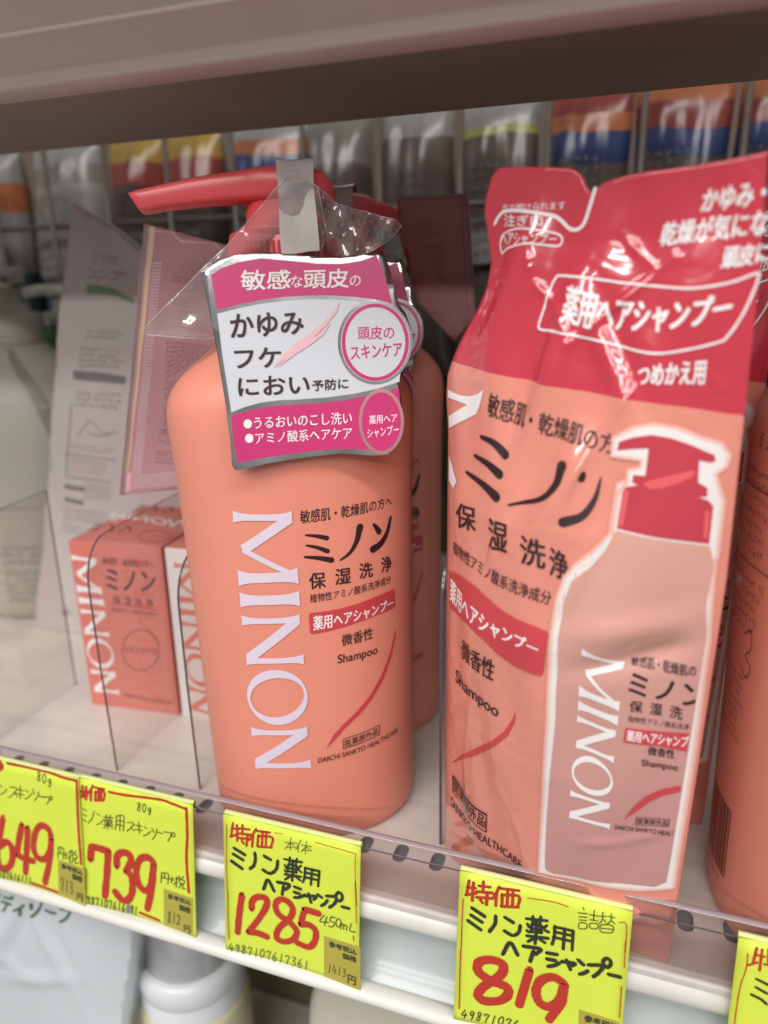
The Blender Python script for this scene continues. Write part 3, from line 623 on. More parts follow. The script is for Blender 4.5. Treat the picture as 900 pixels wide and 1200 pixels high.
 ('p','card_white',[(32.42,45.02),(32.24,43.28),(31.82,41.58),(31.16,39.97),(30.28,38.49),(29.19,37.18),(27.94,36.06),(26.55,35.18),(25.05,34.54),(23.49,34.18),(21.89,34.09),(20.31,34.27),(18.78,34.73),(17.34,35.45),(16.03,36.4),(14.88,37.58),(13.91,38.94),(13.15,40.44),(12.62,42.07),(12.32,43.77),(12.27,45.5),(12.47,47.22),(12.91,48.89),(13.57,50.47),(14.45,51.91),(15.51,53.2),(16.74,54.29),(18.11,55.16),(19.58,55.78),(21.12,56.16),(22.68,56.26),(24.24,56.1),(25.76,55.67),(27.19,54.99),(28.51,54.06),(29.68,52.92),(30.67,51.58),(31.46,50.09),(32.02,48.47),(32.34,46.76)]),
 ('r','magenta',[(32.19,45.02),(32.02,43.3),(31.6,41.62),(30.96,40.02),(30.09,38.56),(29.04,37.26),(27.81,36.15),(26.45,35.28),(24.99,34.65),(23.45,34.29),(21.9,34.19),(20.35,34.38),(18.86,34.83),(17.45,35.54),(16.17,36.49),(15.04,37.65),(14.09,38.99),(13.35,40.49),(12.83,42.1),(12.54,43.78),(12.49,45.49),(12.69,47.2),(13.11,48.85),(13.76,50.42),(14.62,51.85),(15.67,53.12),(16.87,54.2),(18.21,55.06),(19.64,55.68),(21.15,56.05),(22.68,56.16),(24.21,56.0),(25.69,55.57),(27.09,54.9),(28.38,53.98),(29.52,52.85),(30.49,51.52),(31.25,50.04),(31.8,48.44),(32.12,46.75)],[(31.06,45.05),(30.91,43.5),(30.54,41.98),(29.96,40.54),(29.2,39.22),(28.26,38.05),(27.18,37.06),(25.97,36.27),(24.67,35.7),(23.32,35.37),(21.94,35.29),(20.56,35.45),(19.24,35.86),(18.0,36.49),(16.86,37.35),(15.86,38.39),(15.02,39.61),(14.36,40.95),(13.9,42.4),(13.65,43.92),(13.6,45.47),(13.77,47.0),(14.15,48.5),(14.73,49.91),(15.49,51.2),(16.42,52.35),(17.49,53.33),(18.67,54.11),(19.95,54.67),(21.28,55.0),(22.64,55.1),(23.99,54.95),(25.31,54.57),(26.55,53.95),(27.69,53.13),(28.7,52.11),(29.55,50.91),(30.24,49.58),(30.72,48.13),(31.0,46.61)]),
 ('t','magenta','頭皮の',[(17.33,49.77),(27.94,49.76),(27.82,46.1),(17.3,46.13)],0.016,0),
 ('t','magenta','スキンケア',[(15.0,44.25),(30.04,45.18),(30.04,41.28),(15.07,40.48)],0.02,0),
 ('p','rose_foil',[(30.04,22.21),(29.91,20.71),(29.62,19.25),(29.17,17.86),(28.57,16.59),(27.85,15.46),(27.01,14.51),(26.08,13.75),(25.07,13.21),(24.03,12.9),(22.97,12.82),(21.92,12.98),(20.89,13.38),(19.94,14.0),(19.07,14.83),(18.31,15.84),(17.67,17.02),(17.17,18.32),(16.82,19.73),(16.63,21.19),(16.61,22.69),(16.75,24.18),(17.05,25.62),(17.5,26.98),(18.09,28.23),(18.81,29.33),(19.64,30.27),(20.56,31.02),(21.55,31.55),(22.58,31.87),(23.63,31.95),(24.67,31.8),(25.68,31.42),(26.63,30.82),(27.5,30.02),(28.27,29.03),(28.92,27.87),(29.43,26.58),(29.79,25.18),(30.0,23.71)]),
 ('p','magenta',[(29.12,22.24),(29.01,20.9),(28.75,19.59),(28.37,18.35),(27.85,17.21),(27.22,16.21),(26.49,15.35),(25.69,14.67),(24.82,14.19),(23.92,13.9),(23.0,13.84),(22.09,13.98),(21.21,14.33),(20.39,14.88),(19.64,15.62),(18.98,16.53),(18.42,17.58),(17.99,18.75),(17.69,20.0),(17.53,21.32),(17.51,22.66),(17.63,23.99),(17.89,25.28),(18.29,26.5),(18.8,27.62),(19.43,28.61),(20.14,29.45),(20.94,30.12),(21.8,30.6),(22.69,30.89),(23.59,30.96),(24.49,30.83),(25.36,30.49),(26.19,29.95),(26.94,29.23),(27.6,28.34),(28.16,27.31),(28.61,26.15),(28.92,24.9),(29.09,23.58)]),
 ('t','white','薬用ヘア',[(19.72,24.24),(28.05,24.73),(28.09,22.16),(19.74,21.69)],0.012,0),
 ('t','white','シャンプー',[(19.01,20.38),(28.41,21.48),(28.44,18.57),(19.02,17.59)],0.012,0),
 ('t','white','敏感',[(-15.16,65.82),(-1.28,65.74),(-1.55,60.66),(-15.4,60.37)],0.02,0),
 ('t','white','な',[(-1.15,64.19),(2.09,64.14),(1.93,61.03),(-1.32,60.87)],0.01,0),
 ('t','white','頭皮',[(2.6,65.8),(15.33,65.84),(15.12,60.72),(2.34,60.6)],0.02,0),
 ('t','white','の',[(15.69,63.96),(18.76,63.91),(18.66,61.19),(15.57,61.02)],0.01,0),
 ('t','ink_b','かゆみ',[(-18.9,53.89),(1.81,54.33),(1.5,48.2),(-19.11,47.3)],0.028,0),
 ('t','ink_b','フケ',[(-18.44,44.33),(-5.24,44.53),(-5.43,38.99),(-18.47,38.92)],0.028,0),
 ('t','ink_b','におい',[(-17.87,36.34),(2.68,36.61),(2.42,31.19),(-17.87,31.19)],0.028,0),
 ('t','ink_b','予防に',[(3.37,34.85),(13.96,35.3),(13.84,32.25),(3.33,31.81)],0.026,0),
 ('p','pale_pink',[(-7.63,38.73),(-5.63,41.35),(-1.05,45.28),(3.46,48.05),(7.45,51.15),(10.32,53.95),(12.43,56.87),(11.66,54.24),(8.52,50.6),(4.51,47.07),(-0.02,44.19),(-4.57,40.79)]),
 ('p','pale_pink',[(-6.66,38.59),(-2.27,42.86),(2.25,45.63),(6.21,48.1),(9.76,51.1),(7.29,47.64),(3.08,44.76),(-1.21,42.3)]),
 ('p','white',[(-14.67,23.05),(-14.7,22.85),(-14.75,22.65),(-14.84,22.46),(-14.94,22.29),(-15.08,22.14),(-15.23,22.01),(-15.4,21.91),(-15.58,21.84),(-15.76,21.8),(-15.95,21.79),(-16.14,21.81),(-16.32,21.87),(-16.49,21.95),(-16.64,22.06),(-16.78,22.2),(-16.89,22.36),(-16.98,22.54),(-17.04,22.73),(-17.07,22.93),(-17.07,23.14),(-17.04,23.34),(-16.99,23.54),(-16.9,23.73),(-16.79,23.9),(-16.66,24.05),(-16.51,24.18),(-16.34,24.28),(-16.17,24.35),(-15.98,24.39),(-15.79,24.4),(-15.6,24.38),(-15.42,24.32),(-15.25,24.24),(-15.1,24.13),(-14.96,23.99),(-14.85,23.83),(-14.76,23.65),(-14.7,23.46),(-14.67,23.26)]),
 ('p','white',[(-14.48,18.88),(-14.51,18.68),(-14.56,18.48),(-14.65,18.29),(-14.76,18.12),(-14.89,17.97),(-15.04,17.84),(-15.21,17.74),(-15.39,17.66),(-15.58,17.62),(-15.77,17.61),(-15.95,17.64),(-16.14,17.69),(-16.31,17.78),(-16.46,17.89),(-16.6,18.03),(-16.71,18.19),(-16.8,18.37),(-16.86,18.57),(-16.89,18.77),(-16.89,18.98),(-16.86,19.18),(-16.81,19.38),(-16.72,19.57),(-16.61,19.74),(-16.48,19.89),(-16.33,20.02),(-16.16,20.12),(-15.98,20.19),(-15.8,20.23),(-15.61,20.24),(-15.42,20.22),(-15.24,20.16),(-15.07,20.08),(-14.91,19.96),(-14.78,19.83),(-14.66,19.66),(-14.58,19.48),(-14.52,19.29),(-14.48,19.09)]),
 ('t','white','うるおいのこし洗い',[(-14.0,24.99),(14.69,25.52),(14.54,21.99),(-14.1,21.5)],0.016,0),
 ('t','white','アミノ酸系ヘアケア',[(-13.95,20.4),(14.51,21.1),(14.36,17.54),(-13.92,17.21)],0.016,0),
],
'soap': [
 ('M','white',[(0.64,77.48),(13.53,77.02),(16.02,7.77),(2.39,7.62)]),
 ('t','ink_soft','敏感肌・乾燥肌の方へ',[(16.81,77.53),(42.71,76.95),(42.19,73.68),(16.57,73.82)],0.01,0),
 ('t','ink_b','ミノン',[(17.56,71.55),(42.7,72.1),(41.56,62.46),(16.84,61.36)],0.02,0),
 ('t','ink_soft','保',[(19.44,58.91),(23.53,58.84),(23.1,54.59),(19.02,54.79)],0.012,0),
 ('t','ink_soft','湿',[(25.0,58.9),(29.06,58.83),(28.66,54.59),(24.6,54.79)],0.012,0),
 ('t','ink_soft','洗',[(30.51,58.88),(34.54,58.81),(34.16,54.59),(30.13,54.79)],0.012,0),
 ('t','ink_soft','浄',[(35.99,58.87),(39.99,58.8),(39.63,54.59),(35.63,54.79)],0.012,0),
 ('s','red_line',0.376,[(17.24,54.77),(42.49,53.38)]),
 ('t','ink_soft','植物性アミノ酸系洗浄成分',[(17.99,52.71),(41.37,52.3),(41.15,50.45),(17.86,50.71)],0.006,0),
 ('r','ink_soft',[(40.31,33.38),(40.0,31.69),(39.45,30.01),(38.68,28.38),(37.7,26.84),(36.55,25.43),(35.24,24.19),(33.81,23.14),(32.29,22.32),(30.72,21.74),(29.14,21.43),(27.6,21.38),(26.12,21.61),(24.75,22.11),(23.52,22.86),(22.47,23.85),(21.62,25.05),(20.99,26.43),(20.6,27.96),(20.45,29.58),(20.56,31.28),(20.91,32.99),(21.5,34.68),(22.3,36.32),(23.32,37.83),(24.49,39.22),(25.82,40.43),(27.25,41.43),(28.76,42.21),(30.3,42.75),(31.85,43.03),(33.36,43.05),(34.8,42.81),(36.13,42.32),(37.32,41.58),(38.35,40.62),(39.19,39.45),(39.82,38.11),(40.22,36.63),(40.39,35.04)],[(39.93,33.34),(39.62,31.71),(39.09,30.09),(38.35,28.52),(37.42,27.03),(36.31,25.67),(35.05,24.48),(33.67,23.47),(32.21,22.68),(30.71,22.12),(29.19,21.82),(27.71,21.78),(26.29,22.0),(24.97,22.48),(23.8,23.2),(22.79,24.16),(21.97,25.31),(21.37,26.64),(20.99,28.12),(20.85,29.69),(20.95,31.32),(21.29,32.97),(21.86,34.6),(22.63,36.18),(23.6,37.64),(24.73,38.98),(26.01,40.14),(27.38,41.11),(28.83,41.87),(30.32,42.38),(31.81,42.65),(33.25,42.67),(34.63,42.44),(35.91,41.96),(37.06,41.25),(38.05,40.32),(38.85,39.2),(39.46,37.91),(39.84,36.48),(40.0,34.94)]),
 ('t','ink_soft','スキンソープ',[(21.81,33.9),(39.1,34.27),(38.67,30.59),(21.59,30.06)],0.006,0),
 ('t','ink_soft','DAIICHI SANKYO HEALTHCARE',[(18.84,8.27),(43.76,6.85),(43.59,5.31),(18.93,6.6)],0.006,0),
],
'soap_top': [
 ('t','white','MINON',[(-2.95,36.61),(45.29,25.66),(36.49,37.73),(-5.82,44.66)],0.03,0),
 ('t','ink_soft','ミノン',[(-1.22,14.56),(21.41,14.57),(19.29,25.18),(-2.7,25.61)],0.02,0),
 ('r','red_line',[(44.02,14.7),(44.65,13.39),(45.06,12.09),(45.26,10.82),(45.24,9.63),(45.0,8.52),(44.55,7.53),(43.89,6.69),(43.06,6.0),(42.07,5.49),(40.94,5.16),(39.68,5.03),(38.35,5.09),(36.96,5.34),(35.54,5.79),(34.14,6.42),(32.78,7.21),(31.49,8.16),(30.31,9.24),(29.26,10.42),(28.37,11.68),(27.67,12.99),(27.18,14.31),(26.91,15.62),(26.87,16.87),(27.07,18.04),(27.49,19.1),(28.14,20.01),(28.99,20.74),(30.03,21.3),(31.23,21.65),(32.55,21.78),(33.96,21.7),(35.42,21.4),(36.9,20.9),(38.35,20.21),(39.74,19.34),(41.03,18.33),(42.19,17.2),(43.2,15.98)],[(43.63,14.62),(44.17,13.49),(44.5,12.36),(44.63,11.26),(44.56,10.21),(44.29,9.24),(43.82,8.37),(43.17,7.62),(42.35,7.0),(41.4,6.54),(40.3,6.23),(39.12,6.09),(37.86,6.13),(36.56,6.33),(35.24,6.7),(33.95,7.24),(32.7,7.91),(31.53,8.72),(30.47,9.65),(29.54,10.67),(28.76,11.75),(28.17,12.89),(27.77,14.03),(27.58,15.17),(27.61,16.26),(27.85,17.28),(28.3,18.2),(28.95,19.0),(29.78,19.65),(30.78,20.15),(31.91,20.47),(33.16,20.6),(34.48,20.56),(35.85,20.32),(37.2,19.91),(38.54,19.33),(39.8,18.6),(40.98,17.74),(42.01,16.77),(42.91,15.72)]),
],
'soap2': [
 ('M','coral_print',[(3.97,77.69),(15.49,78.27),(18.05,2.03),(5.03,4.8)]),
 ('t','ink_soft','ミノン',[(16.46,74.39),(37.73,73.41),(37.01,64.13),(16.21,64.76)],0.02,0),
],
't1285': [
 ('s','marker_red',0.932,[(3.6,-2.54),(2.84,-7.7)]),
 ('s','marker_red',0.939,[(3.23,-4.54),(5.54,-4.5)]),
 ('s','marker_red',0.94,[(2.64,-7.75),(5.65,-6.26)]),
 ('s','marker_red',0.932,[(5.04,-3.03),(5.07,-8.96)]),
 ('s','marker_red',0.932,[(7.14,-2.73),(6.96,-6.2)]),
 ('s','marker_red',0.925,[(6.01,-4.14),(9.61,-3.8)]),
 ('s','marker_red',0.934,[(5.65,-6.01),(10.56,-5.72)]),
 ('s','marker_red',0.932,[(5.29,-7.75),(10.09,-7.36)]),
 ('s','marker_red',0.925,[(8.93,-6.11),(8.48,-10.18)]),
 ('s','marker_red',0.932,[(6.8,-8.54),(7.44,-9.54)]),
 ('s','marker_red',0.91,[(12.09,-3.08),(10.76,-5.68),(9.43,-7.78)]),
 ('s','marker_red',0.919,[(11.02,-5.87),(10.58,-10.05)]),
 ('s','marker_red',0.91,[(12.6,-3.78),(17.1,-3.41)]),
 ('s','marker_red',0.912,[(12.97,-5.27),(12.54,-9.44)]),
 ('s','marker_red',0.92,[(12.66,-9.53),(17.83,-8.77)]),
 ('s','marker_red',0.912,[(13.16,-5.54),(18.1,-5.05),(17.57,-8.7)]),
 ('s','marker_red',0.912,[(14.53,-3.64),(14.22,-9.02)]),
 ('s','marker_red',0.904,[(15.94,-3.55),(15.64,-8.8)]),
 ('s','marker_red',0.261,[(18.94,-3.09),(21.92,-2.88)]),
 ('s','marker_red',0.249,[(33.9,-2.83),(40.86,-2.84),(48.34,-2.69)]),
 ('s','marker_red',0.239,[(48.34,-2.69),(48.33,-9.51),(49.17,-20.99)]),
 ('s','marker_red',0.273,[(1.26,-3.47),(0.91,-18.54),(1.19,-32.31)]),
 ('s','pen',0.259,[(22.73,-5.74),(27.12,-4.98)]),
 ('s','pen',0.257,[(24.93,-3.34),(24.61,-8.09)]),
 ('s','pen',0.258,[(24.62,-5.41),(22.72,-8.25)]),
 ('s','pen',0.258,[(25.06,-5.49),(26.93,-6.9)]),
 ('s','pen',0.26,[(23.67,-7.2),(25.87,-6.91)]),
 ('s','pen',0.255,[(28.67,-3.36),(26.81,-7.24)]),
 ('s','pen',0.256,[(27.74,-5.33),(27.55,-7.99)]),
 ('s','pen',0.255,[(28.67,-5.22),(32.5,-4.78)]),
 ('s','pen',0.253,[(30.65,-3.38),(30.23,-7.95)]),
 ('s','pen',0.254,[(30.41,-5.42),(28.68,-7.71)]),
 ('s','pen',0.254,[(30.65,-5.36),(32.69,-6.4)]),
 ('s','pen',0.256,[(29.29,-6.81),(31.77,-6.51)]),
 ('s','marker_black',1.254,[(3.9,-11.82),(7.84,-13.54)]),
 ('s','marker_black',1.257,[(3.53,-14.11),(7.15,-15.65)]),
 ('s','marker_black',1.265,[(2.81,-16.88),(6.77,-18.99)]),
 ('s','marker_black',1.225,[(11.6,-12.09),(11.77,-14.49),(11.15,-16.89),(9.76,-18.35)]),
 ('s','marker_black',1.216,[(15.03,-12.51),(17.41,-13.31)]),
 ('s','marker_black',1.208,[(20.1,-13.14),(19.7,-15.98),(18.22,-17.96),(16.6,-18.51),(14.53,-17.76)]),
 ('s','marker_black',1.232,[(14.73,-25.01),(16.38,-21.14),(18.69,-24.78)]),
 ('s','marker_black',1.221,[(19.93,-21.1),(24.4,-20.93),(23.0,-23.1)]),
 ('s','marker_black',1.211,[(22.17,-22.04),(21.71,-25.25)]),
 ('s','marker_black',0.878,[(22.52,-11.89),(28.99,-11.38)]),
 ('s','marker_black',0.871,[(24.61,-10.73),(24.42,-12.55)]),
 ('s','marker_black',0.866,[(27.18,-10.59),(26.87,-12.43)]),
 ('s','marker_black',0.866,[(25.93,-11.85),(25.3,-13.21)]),
 ('s','marker_black',0.878,[(23.97,-13.42),(27.12,-13.24)]),
 ('s','marker_black',0.866,[(27.12,-13.24),(26.93,-15.81)]),
 ('s','marker_black',0.874,[(26.93,-15.69),(23.78,-16.0)]),
 ('s','marker_black',0.874,[(23.78,-16.0),(23.97,-13.42)]),
 ('s','marker_black',0.874,[(23.91,-14.7),(27.06,-14.52)]),
 ('s','marker_black',0.874,[(22.71,-14.0),(23.34,-14.97)]),
 ('s','marker_black',0.866,[(28.68,-12.72),(27.81,-13.82)]),
 ('s','marker_black',0.881,[(22.64,-15.92),(23.33,-16.5)]),
 ('s','marker_black',0.866,[(28.81,-15.07),(27.93,-14.54)]),
 ('s','marker_black',0.881,[(22.7,-17.43),(28.69,-16.75)]),
 ('s','marker_black',0.872,[(25.86,-13.12),(25.42,-19.13)]),
 ('s','marker_black',0.874,[(25.23,-17.08),(22.88,-19.29)]),
 ('s','marker_black',0.874,[(26.05,-16.87),(28.38,-18.16)]),
 ('s','marker_black',0.859,[(30.24,-12.94),(30.0,-16.78),(29.32,-18.54)]),
 ('s','marker_black',0.859,[(30.24,-13.07),(35.48,-12.84)]),
 ('s','marker_black',0.853,[(35.48,-12.84),(35.03,-18.41)]),
 ('s','marker_black',0.866,[(30.06,-14.75),(35.19,-14.41)]),
 ('s','marker_black',0.867,[(29.94,-16.48),(35.01,-16.21)]),
 ('s','marker_black',0.853,[(32.78,-13.04),(32.37,-18.67)]),
 ('s','marker_black',1.113,[(26.3,-21.12),(28.57,-21.34)]),
 ('s','marker_black',1.125,[(26.17,-23.14),(28.19,-23.16)]),
 ('s','marker_black',1.115,[(26.3,-25.15),(28.07,-24.54),(30.27,-23.05)]),
 ('s','marker_black',1.107,[(30.39,-23.39),(34.31,-22.39),(33.45,-23.76)]),
 ('s','marker_black',1.107,[(31.51,-22.2),(32.46,-25.18)]),
 ('s','marker_black',1.096,[(34.92,-21.52),(36.41,-22.13)]),
 ('s','marker_black',1.089,[(36.31,-25.19),(37.53,-24.09),(38.5,-22.56)]),
 ('s','marker_black',1.08,[(38.12,-21.03),(41.65,-20.38),(41.07,-22.92),(39.26,-24.88)]),
 ('s','marker_black',1.071,[(41.64,-19.63),(42.53,-18.33),(43.74,-18.75),(43.77,-20.49),(42.57,-21.44),(41.66,-21.07),(41.64,-19.63)]),
 ('s','marker_black',1.065,[(43.8,-23.11),(46.39,-22.89)]),
 ('s','marker_red',0.282,[(1.25,-28.97),(1.21,-38.32),(1.45,-47.36)]),
 ('s','marker_red',0.244,[(48.43,-12.54),(48.87,-21.07),(49.27,-27.21)]),
 ('s','marker_red',0.375,[(48.03,-32.23),(48.3,-33.92)]),
 ('s','marker_red',2.335,[(6.63,-28.97),(5.51,-36.43),(4.78,-43.88)]),
 ('s','marker_red',2.324,[(10.23,-33.45),(10.46,-30.54),(12.6,-28.39),(15.55,-28.23),(15.85,-30.89),(13.18,-36.25),(8.98,-42.78)]),
 ('s','marker_red',2.344,[(8.98,-42.78),(12.45,-42.43),(15.89,-42.95)]),
 ('s','marker_red',2.213,[(25.73,-29.75),(23.94,-27.34),(21.06,-27.17),(19.24,-29.62),(20.26,-32.92),(24.89,-35.18),(27.19,-37.77),(25.85,-41.12),(22.29,-43.1),(19.57,-42.19),(20.5,-38.42),(24.57,-33.32),(25.73,-29.75)]),
 ('s','marker_red',2.197,[(30.09,-28.85),(29.34,-31.31),(28.71,-34.53)]),
 ('s','marker_red',2.218,[(28.71,-34.53),(31.87,-33.81),(34.26,-35.38),(33.9,-39.37),(31.58,-42.28),(27.32,-41.99)]),
 ('s','marker_red',2.197,[(30.09,-28.46),(35.34,-28.39)]),
 ('s','pen',0.32,[(37.44,-28.37),(35.79,-31.08),(39.0,-30.54)]),
 ('s','pen',0.32,[(38.37,-28.74),(37.47,-32.19)]),
 ('s','pen',0.317,[(40.02,-27.96),(39.55,-29.74),(41.14,-29.92),(40.55,-31.62),(38.95,-31.83)]),
 ('s','pen',0.317,[(39.9,-28.12),(41.55,-27.9)]),
 ('s','pen',0.316,[(43.48,-31.41),(43.76,-29.42),(44.49,-29.53),(44.51,-31.11)]),
 ('s','pen',0.315,[(44.49,-29.97),(45.21,-29.32),(45.7,-29.62),(45.6,-31.17)]),
 ('s','pen',0.313,[(47.3,-27.9),(46.86,-30.74),(48.91,-30.52)]),
 ('s','pen',0.314,[(42.64,-27.84),(41.92,-28.81),(41.75,-30.0),(42.13,-30.91),(42.86,-30.82),(43.46,-29.64),(43.44,-28.37),(42.64,-27.84)]),
 ('d','pen',0.288,'4987107617361',[(1.22,-48.79),(32.24,-47.59),(31.93,-50.99),(1.03,-51.92)]),
 ('p','olive',[(37.19,-36.45),(50.61,-35.77),(50.89,-51.86),(37.38,-52.1)]),
 ('t','pen','参考税込',[(39.06,-37.63),(49.25,-37.32),(49.17,-39.26),(39.08,-39.76)],0.07,0),
 ('t','pen','価格',[(44.2,-40.14),(49.3,-39.99),(49.22,-42.07),(44.16,-42.34)],0.07,0),
 ('d','pen',0.26,'1413',[(38.71,-46.37),(45.92,-45.86),(45.78,-48.83),(38.55,-49.55)]),
 ('t','pen','円',[(46.31,-47.55),(49.24,-47.4),(49.1,-50.62),(46.24,-50.77)],0.03,0),
],
't739': [
 ('s','marker_red',1.047,[(2.98,-2.81),(2.51,-6.98)]),
 ('s','marker_red',1.054,[(2.28,-5.23),(4.75,-4.7)]),
 ('s','marker_red',1.046,[(4.45,-2.97),(3.99,-8.15)]),
 ('s','marker_red',1.054,[(2.49,-7.34),(4.77,-6.48)]),
 ('s','marker_red',1.047,[(3.05,-6.02),(4.69,-5.66)]),
 ('s','marker_red',1.04,[(7.33,-2.0),(5.52,-5.24)]),
 ('s','marker_red',1.041,[(6.54,-4.08),(6.02,-8.13)]),
 ('s','marker_red',1.034,[(8.16,-2.65),(12.15,-2.62)]),
 ('s','marker_red',1.04,[(8.26,-4.29),(8.06,-7.74)]),
 ('s','marker_red',1.036,[(8.06,-7.8),(11.56,-7.14)]),
 ('s','marker_red',1.034,[(8.26,-4.41),(12.08,-3.82),(11.56,-7.08)]),
 ('s','marker_red',1.034,[(9.67,-3.04),(9.28,-7.4)]),
 ('s','marker_red',1.027,[(10.87,-3.02),(10.36,-7.16)]),
 ('s','marker_red',1.067,[(14.09,-3.27),(21.6,-3.1),(36.28,-1.43),(41.23,-1.65),(47.02,-2.07)]),
 ('s','marker_red',1.09,[(25.24,-49.62),(33.71,-50.31)]),
 ('s','marker_red',1.257,[(47.46,-1.8),(47.49,-12.56),(46.85,-21.43),(47.44,-34.24)]),
 ('d','pen',0.395,'80g',[(25.9,-4.78),(32.76,-4.88),(32.37,-8.1),(25.62,-8.0)]),
 ('s','pen',0.387,[(2.52,-12.09),(3.99,-12.49)]),
 ('s','pen',0.39,[(2.38,-14.24),(3.85,-14.76)]),
 ('s','pen',0.39,[(2.24,-16.4),(3.7,-17.1)]),
 ('s','pen',0.385,[(7.38,-12.2),(6.26,-15.17),(4.42,-17.54)]),
 ('s','pen',0.383,[(8.42,-12.87),(9.59,-13.56)]),
 ('s','pen',0.385,[(7.94,-17.5),(9.68,-16.55),(11.53,-14.56)]),
 ('s','pen',0.381,[(11.18,-13.74),(15.51,-13.34)]),
 ('s','pen',0.381,[(12.58,-12.52),(12.36,-14.13)]),
 ('s','pen',0.378,[(14.25,-12.25),(13.96,-14.0)]),
 ('s','pen',0.381,[(12.12,-14.72),(14.59,-14.45),(14.39,-15.69),(12.05,-16.0),(12.12,-14.72)]),
 ('s','pen',0.38,[(12.15,-15.37),(14.43,-15.08)]),
 ('s','pen',0.383,[(11.0,-16.79),(15.35,-16.37)]),
 ('s','pen',0.378,[(13.27,-14.45),(12.78,-18.36)]),
 ('s','pen',0.381,[(12.68,-16.69),(11.05,-18.28)]),
 ('s','pen',0.381,[(13.34,-16.66),(14.96,-17.48)]),
 ('s','pen',0.375,[(16.9,-12.12),(16.49,-16.1),(15.93,-17.85)]),
 ('s','pen',0.375,[(16.9,-12.12),(20.0,-11.77),(19.56,-17.77)]),
 ('s','pen',0.375,[(16.8,-13.93),(19.76,-13.72)]),
 ('s','pen',0.376,[(16.58,-15.67),(19.67,-15.53)]),
 ('s','pen',0.373,[(18.49,-11.88),(17.98,-17.85)]),
 ('s','pen',0.373,[(21.39,-13.76),(24.33,-13.49),(22.93,-15.6),(21.08,-17.4)]),
 ('s','pen',0.371,[(22.93,-15.48),(24.31,-16.58)]),
 ('s','pen',0.368,[(24.94,-14.11),(27.66,-13.83)]),
 ('s','pen',0.368,[(24.54,-15.81),(27.91,-15.48)]),
 ('s','pen',0.365,[(26.43,-12.58),(26.62,-16.98)]),
 ('s','pen',0.363,[(28.82,-13.73),(29.82,-14.2)]),
 ('s','pen',0.366,[(28.33,-17.45),(29.97,-16.53),(31.58,-14.85)]),
 ('s','pen',0.361,[(32.2,-13.58),(32.9,-15.0)]),
 ('s','pen',0.361,[(34.36,-13.25),(33.69,-15.75),(32.21,-17.88)]),
 ('s','pen',0.358,[(34.51,-14.38),(36.9,-14.4)]),
 ('s','pen',0.357,[(37.37,-13.53),(40.45,-13.2),(40.01,-14.94),(39.01,-16.7)]),
 ('s','pen',0.354,[(41.45,-12.67),(40.81,-13.46),(41.02,-14.34),(41.77,-14.16),(42.18,-13.25),(41.45,-12.67)]),
 ('s','pen',0.365,[(35.65,-30.21),(35.3,-34.27)]),
 ('s','pen',0.365,[(35.65,-30.21),(38.64,-29.91),(38.31,-33.83)]),
 ('s','pen',0.366,[(35.58,-32.03),(38.38,-31.89)]),
 ('s','pen',0.363,[(37.06,-29.97),(36.86,-32.0)]),
 ('s','pen',0.361,[(39.22,-31.55),(41.23,-31.62)]),
 ('s','pen',0.358,[(40.33,-30.49),(39.86,-33.06)]),
 ('s','pen',0.358,[(41.32,-30.82),(43.47,-30.07)]),
 ('s','pen',0.358,[(42.48,-29.74),(41.96,-34.05)]),
 ('s','pen',0.358,[(42.16,-31.79),(40.91,-33.37)]),
 ('s','pen',0.356,[(43.38,-29.09),(43.97,-30.12)]),
 ('s','pen',0.355,[(45.38,-28.56),(44.59,-29.96)]),
 ('s','pen',0.358,[(43.64,-30.5),(45.58,-30.35),(45.29,-31.61),(43.6,-31.7),(43.64,-30.5)]),
 ('s','pen',0.359,[(44.22,-31.84),(43.21,-33.95)]),
 ('s','pen',0.356,[(45.03,-31.8),(44.79,-33.53),(46.1,-33.3)]),
 ('s','marker_red',2.892,[(4.68,-32.07),(5.36,-27.58),(6.36,-26.84),(12.42,-27.18)]),
 ('s','marker_red',2.816,[(12.54,-27.39),(11.56,-36.49),(10.12,-46.35)]),
 ('s','marker_red',2.802,[(16.01,-32.57),(16.35,-28.64),(18.45,-26.53),(21.42,-26.39),(22.42,-28.68),(21.15,-31.85),(20.07,-33.66)]),
 ('s','marker_red',2.785,[(20.07,-33.66),(22.35,-35.51),(22.32,-41.66),(20.13,-45.59),(17.44,-46.09),(14.75,-43.59)]),
 ('s','marker_red',2.691,[(32.2,-27.21),(29.89,-25.71),(26.6,-27.14),(24.56,-31.89),(25.16,-37.21),(27.66,-39.59),(30.35,-37.65),(31.69,-31.85),(32.2,-27.21)]),
 ('s','marker_red',2.696,[(32.29,-28.09),(31.13,-37.44),(28.78,-46.77)]),
 ('d','pen',0.365,'987107616',[(1.97,-47.94),(19.37,-47.55),(19.05,-51.13),(1.77,-51.04)]),
 ('d','pen',0.348,'81',[(21.38,-47.36),(24.69,-47.3),(24.39,-50.87),(21.08,-50.68)]),
